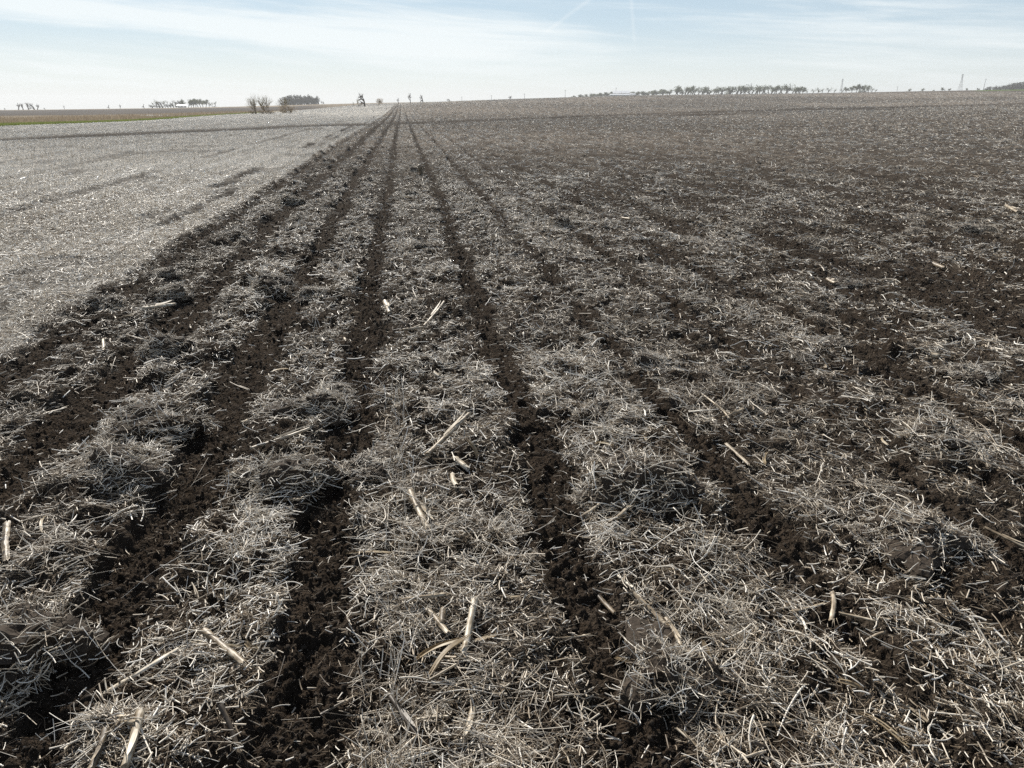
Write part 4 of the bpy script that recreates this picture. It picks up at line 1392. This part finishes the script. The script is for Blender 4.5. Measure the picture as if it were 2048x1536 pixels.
def barn(x, d, w_px, h_px, base, label, depth=14.0, doors=1, flat=.35, group=None):
    X, Y, Z = far_at(x, d)
    u, F, D = ray(x, base)
    zb = CAM_H - d * D / F
    W, H = w_px * px_m(d), h_px * px_m(d)
    e = bpy.data.objects.new('farm_barn', None)
    COL.objects.link(e)
    e.location = (X, Y, min(Z, zb))
    e.rotation_euler = (0, 0, -math.atan2(X, Y))
    e['label'], e['category'] = label, 'barn'
    if group:
        e['group'] = group
    z0 = min(Z, zb)
    eh = (zb - z0) + H * (1 - flat)
    rh = (zb - z0) + H
    mb = MB()
    y2 = depth / 2
    V = [(-W / 2, 0, -1), (-W / 2, depth, -1), (-W / 2, depth, eh), (-W / 2, y2, rh), (-W / 2, 0, eh)]
    V = V + [(-a, b, c) for a, b, c in V]
    mb.add(V, [(4, 2, 3), (9, 8, 7)], [(0, 5, 9, 4), (1, 2, 7, 6), (0, 4, 2, 1), (5, 6, 7, 9)], .5)
    link('wall', mb.mesh('wall', M_WHITE), e)
    rf = MB()
    o_, t_ = .35, .18
    sl = (rh - eh) / y2
    for s, ye in ((1, -o_), (-1, depth + o_)):
        a, b = np.array([0, y2, rh + .08]), np.array([0, ye, eh - o_ * sl + .08])
        xs_ = np.array([W / 2 + o_, 0, 0])
        q = [a - xs_, a + xs_, b + xs_, b - xs_]
        q = q + [v + [0, 0, t_] for v in q]
        rf.add(q, None, [(0, 1, 2, 3), (7, 6, 5, 4), (0, 4, 5, 1), (1, 5, 6, 2), (2, 6, 7, 3), (3, 7, 4, 0)], .5)
    link('roof', rf.mesh('roof', M_ROOF), e)
    for k in range(doors):
        mb = MB()
        c = (k + .5) / doors * W - W / 2
        mb.box((c, -.06, (zb - z0) + H * .15), (min(W / doors * .4, 2.4), .1, H * .3))
        link('door', mb.mesh('door', M_DARK), e)


for i, x in enumerate((1229, 1237.5, 1246, 1254.5)):
    barn(x, 900, 6.2, 7.5, 190.5, ('leftmost white gabled barn of the row on the hill', 'second white gabled barn from the left on the hill', 'third white gabled barn from the left on the hill', 'rightmost white gabled barn of the row on the hill')[i], 16, 1, .55)
barn(1238, 870, 34, 3.2, 191.8, 'long low white shed in front of the gabled barns', 8, 6, .5)
barn(1264, 880, 10, 3.2, 191.2, 'small white shed right of the gabled barns', 8, 2, .45)
barn(363, 845, 15, 3.0, 213.6, 'small pale roofed white building in front of the farm grove', 10, 3, .5)

# ------------------------------------------------------------------ left: pond, marsh grass and green verge
pa, pb2 = far_at(280, 172), far_at(378, 172)
pc = far_at(330, 172)
mb = MB()
th = np.linspace(0, 2 * math.pi, 49)[:-1]
hw = math.dist(pa[:2], pb2[:2]) / 2
zz = max(float(terrain(np.array([pc[0] + hw * math.cos(a)]), np.array([pc[1] + 9 * math.sin(a)]))[0]) for a in th)
ring = np.c_[hw * np.cos(th) * (1 + .08 * np.sin(3 * th)), 7.5 * np.sin(th) * (1 + .15 * np.cos(2 * th)), np.zeros(48)]
mb.add(np.vstack([ring, [[0, 0, 0]]]), [(48, j, (j + 1) % 48) for j in range(48)], None)
M_WATER, _t = material('pond_water')
_tc = _t.n('ShaderNodeTexCoord')
_nz = _t.n('ShaderNodeTexNoise', {'Vector': _tc.outputs['Object'], 'Scale': 3.0, 'Detail': 3.0})
_bp = _t.n('ShaderNodeBump', {'Height': _nz.outputs[0], 'Strength': .15, 'Distance': .05})
out(_t, _t.n('ShaderNodeBsdfPrincipled', {'Base Color': (.03, .035, .035, 1), 'Roughness': .08, 'Normal': _bp.outputs[0]}).outputs[0])
pond = link('pond', mb.mesh('pond', M_WATER), kind='structure', label='thin pale pond in the brown marsh at left')
pond.location = (pc[0], pc[1], zz + .03)
pond.rotation_euler = (0, 0, -math.atan2(pc[0], pc[1]))

n = 60000
a = rng.uniform(R(-37), R(-6), n) + YAW
rd = 55 * (300 / 55) ** rng.random(n)
X, Y = np.sin(a) * rd, np.cos(a) * rd
k = (X < FIELD_X - 2.5 + rng.normal(0, .8, n)) & (((X - pc[0]) / (hw + 1)) ** 2 + ((Y - pc[1]) / 11) ** 2 > 1)
mzz = fbm(X * .06, Y * .04, 57, 3)
k &= rng.random(n) < sstep(mzz, .3, .6) * (1 - sstep(rd, 200, 260)) + .1
X, Y, rd, mzz = X[k], Y[k], rd[k], mzz[k]
n = len(X)
L = rng.uniform(.2, .7, n) * (.4 + mzz)
g = strands(np.c_[X, Y, terrain(X, Y) + L * .42], L, rng.uniform(0, 6.28, n), rng.uniform(1.0, 1.8, n), np.full(n, .1), .00022 * rd * rng.uniform(.5, 1.2, n), rng.random(n), 4, .12, .2)
curves_object('marsh_grass', [g], M_REED, kind='stuff', label='dry tan marsh grass beyond the field edge')
n = 30000
X = FIELD_X - np.abs(rng.normal(0, 1.0, n)) - .2
Y = 45 * (190 / 45) ** rng.random(n)
k = rng.random(n) < .25 + .75 * (1 - sstep(Y, 90, 140))
X, Y = X[k], Y[k]
n = len(X)
rd = np.hypot(X, Y)
L = rng.uniform(.1, .32, n)
g = strands(np.c_[X, Y, terrain(X, Y) + L * .42], L, rng.uniform(0, 6.28, n), rng.uniform(.9, 1.9, n), np.full(n, .1), .0002 * rd * rng.uniform(.5, 1.2, n), rng.random(n), 4, .2, .2)
curves_object('green_verge_grass', [g], M_GRASS, kind='stuff', label='strip of fresh green grass along the far field edge')

# ------------------------------------------------------------------ haze over the far land
M_HAZE, _t = material('thin_haze')
_v = _t.n('ShaderNodeVolumePrincipled', {'Color': (.93, .96, 1.0, 1), 'Density': 0.00022, 'Anisotropy': 0.15})
_t.n('ShaderNodeOutputMaterial', {'Volume': _v.outputs[0]})
mb = MB()
mb.box((0, 0, 12), (15000, 15000, 110))
link('haze', mb.mesh('haze', M_HAZE), kind='stuff', label='thin pale haze over the far land')
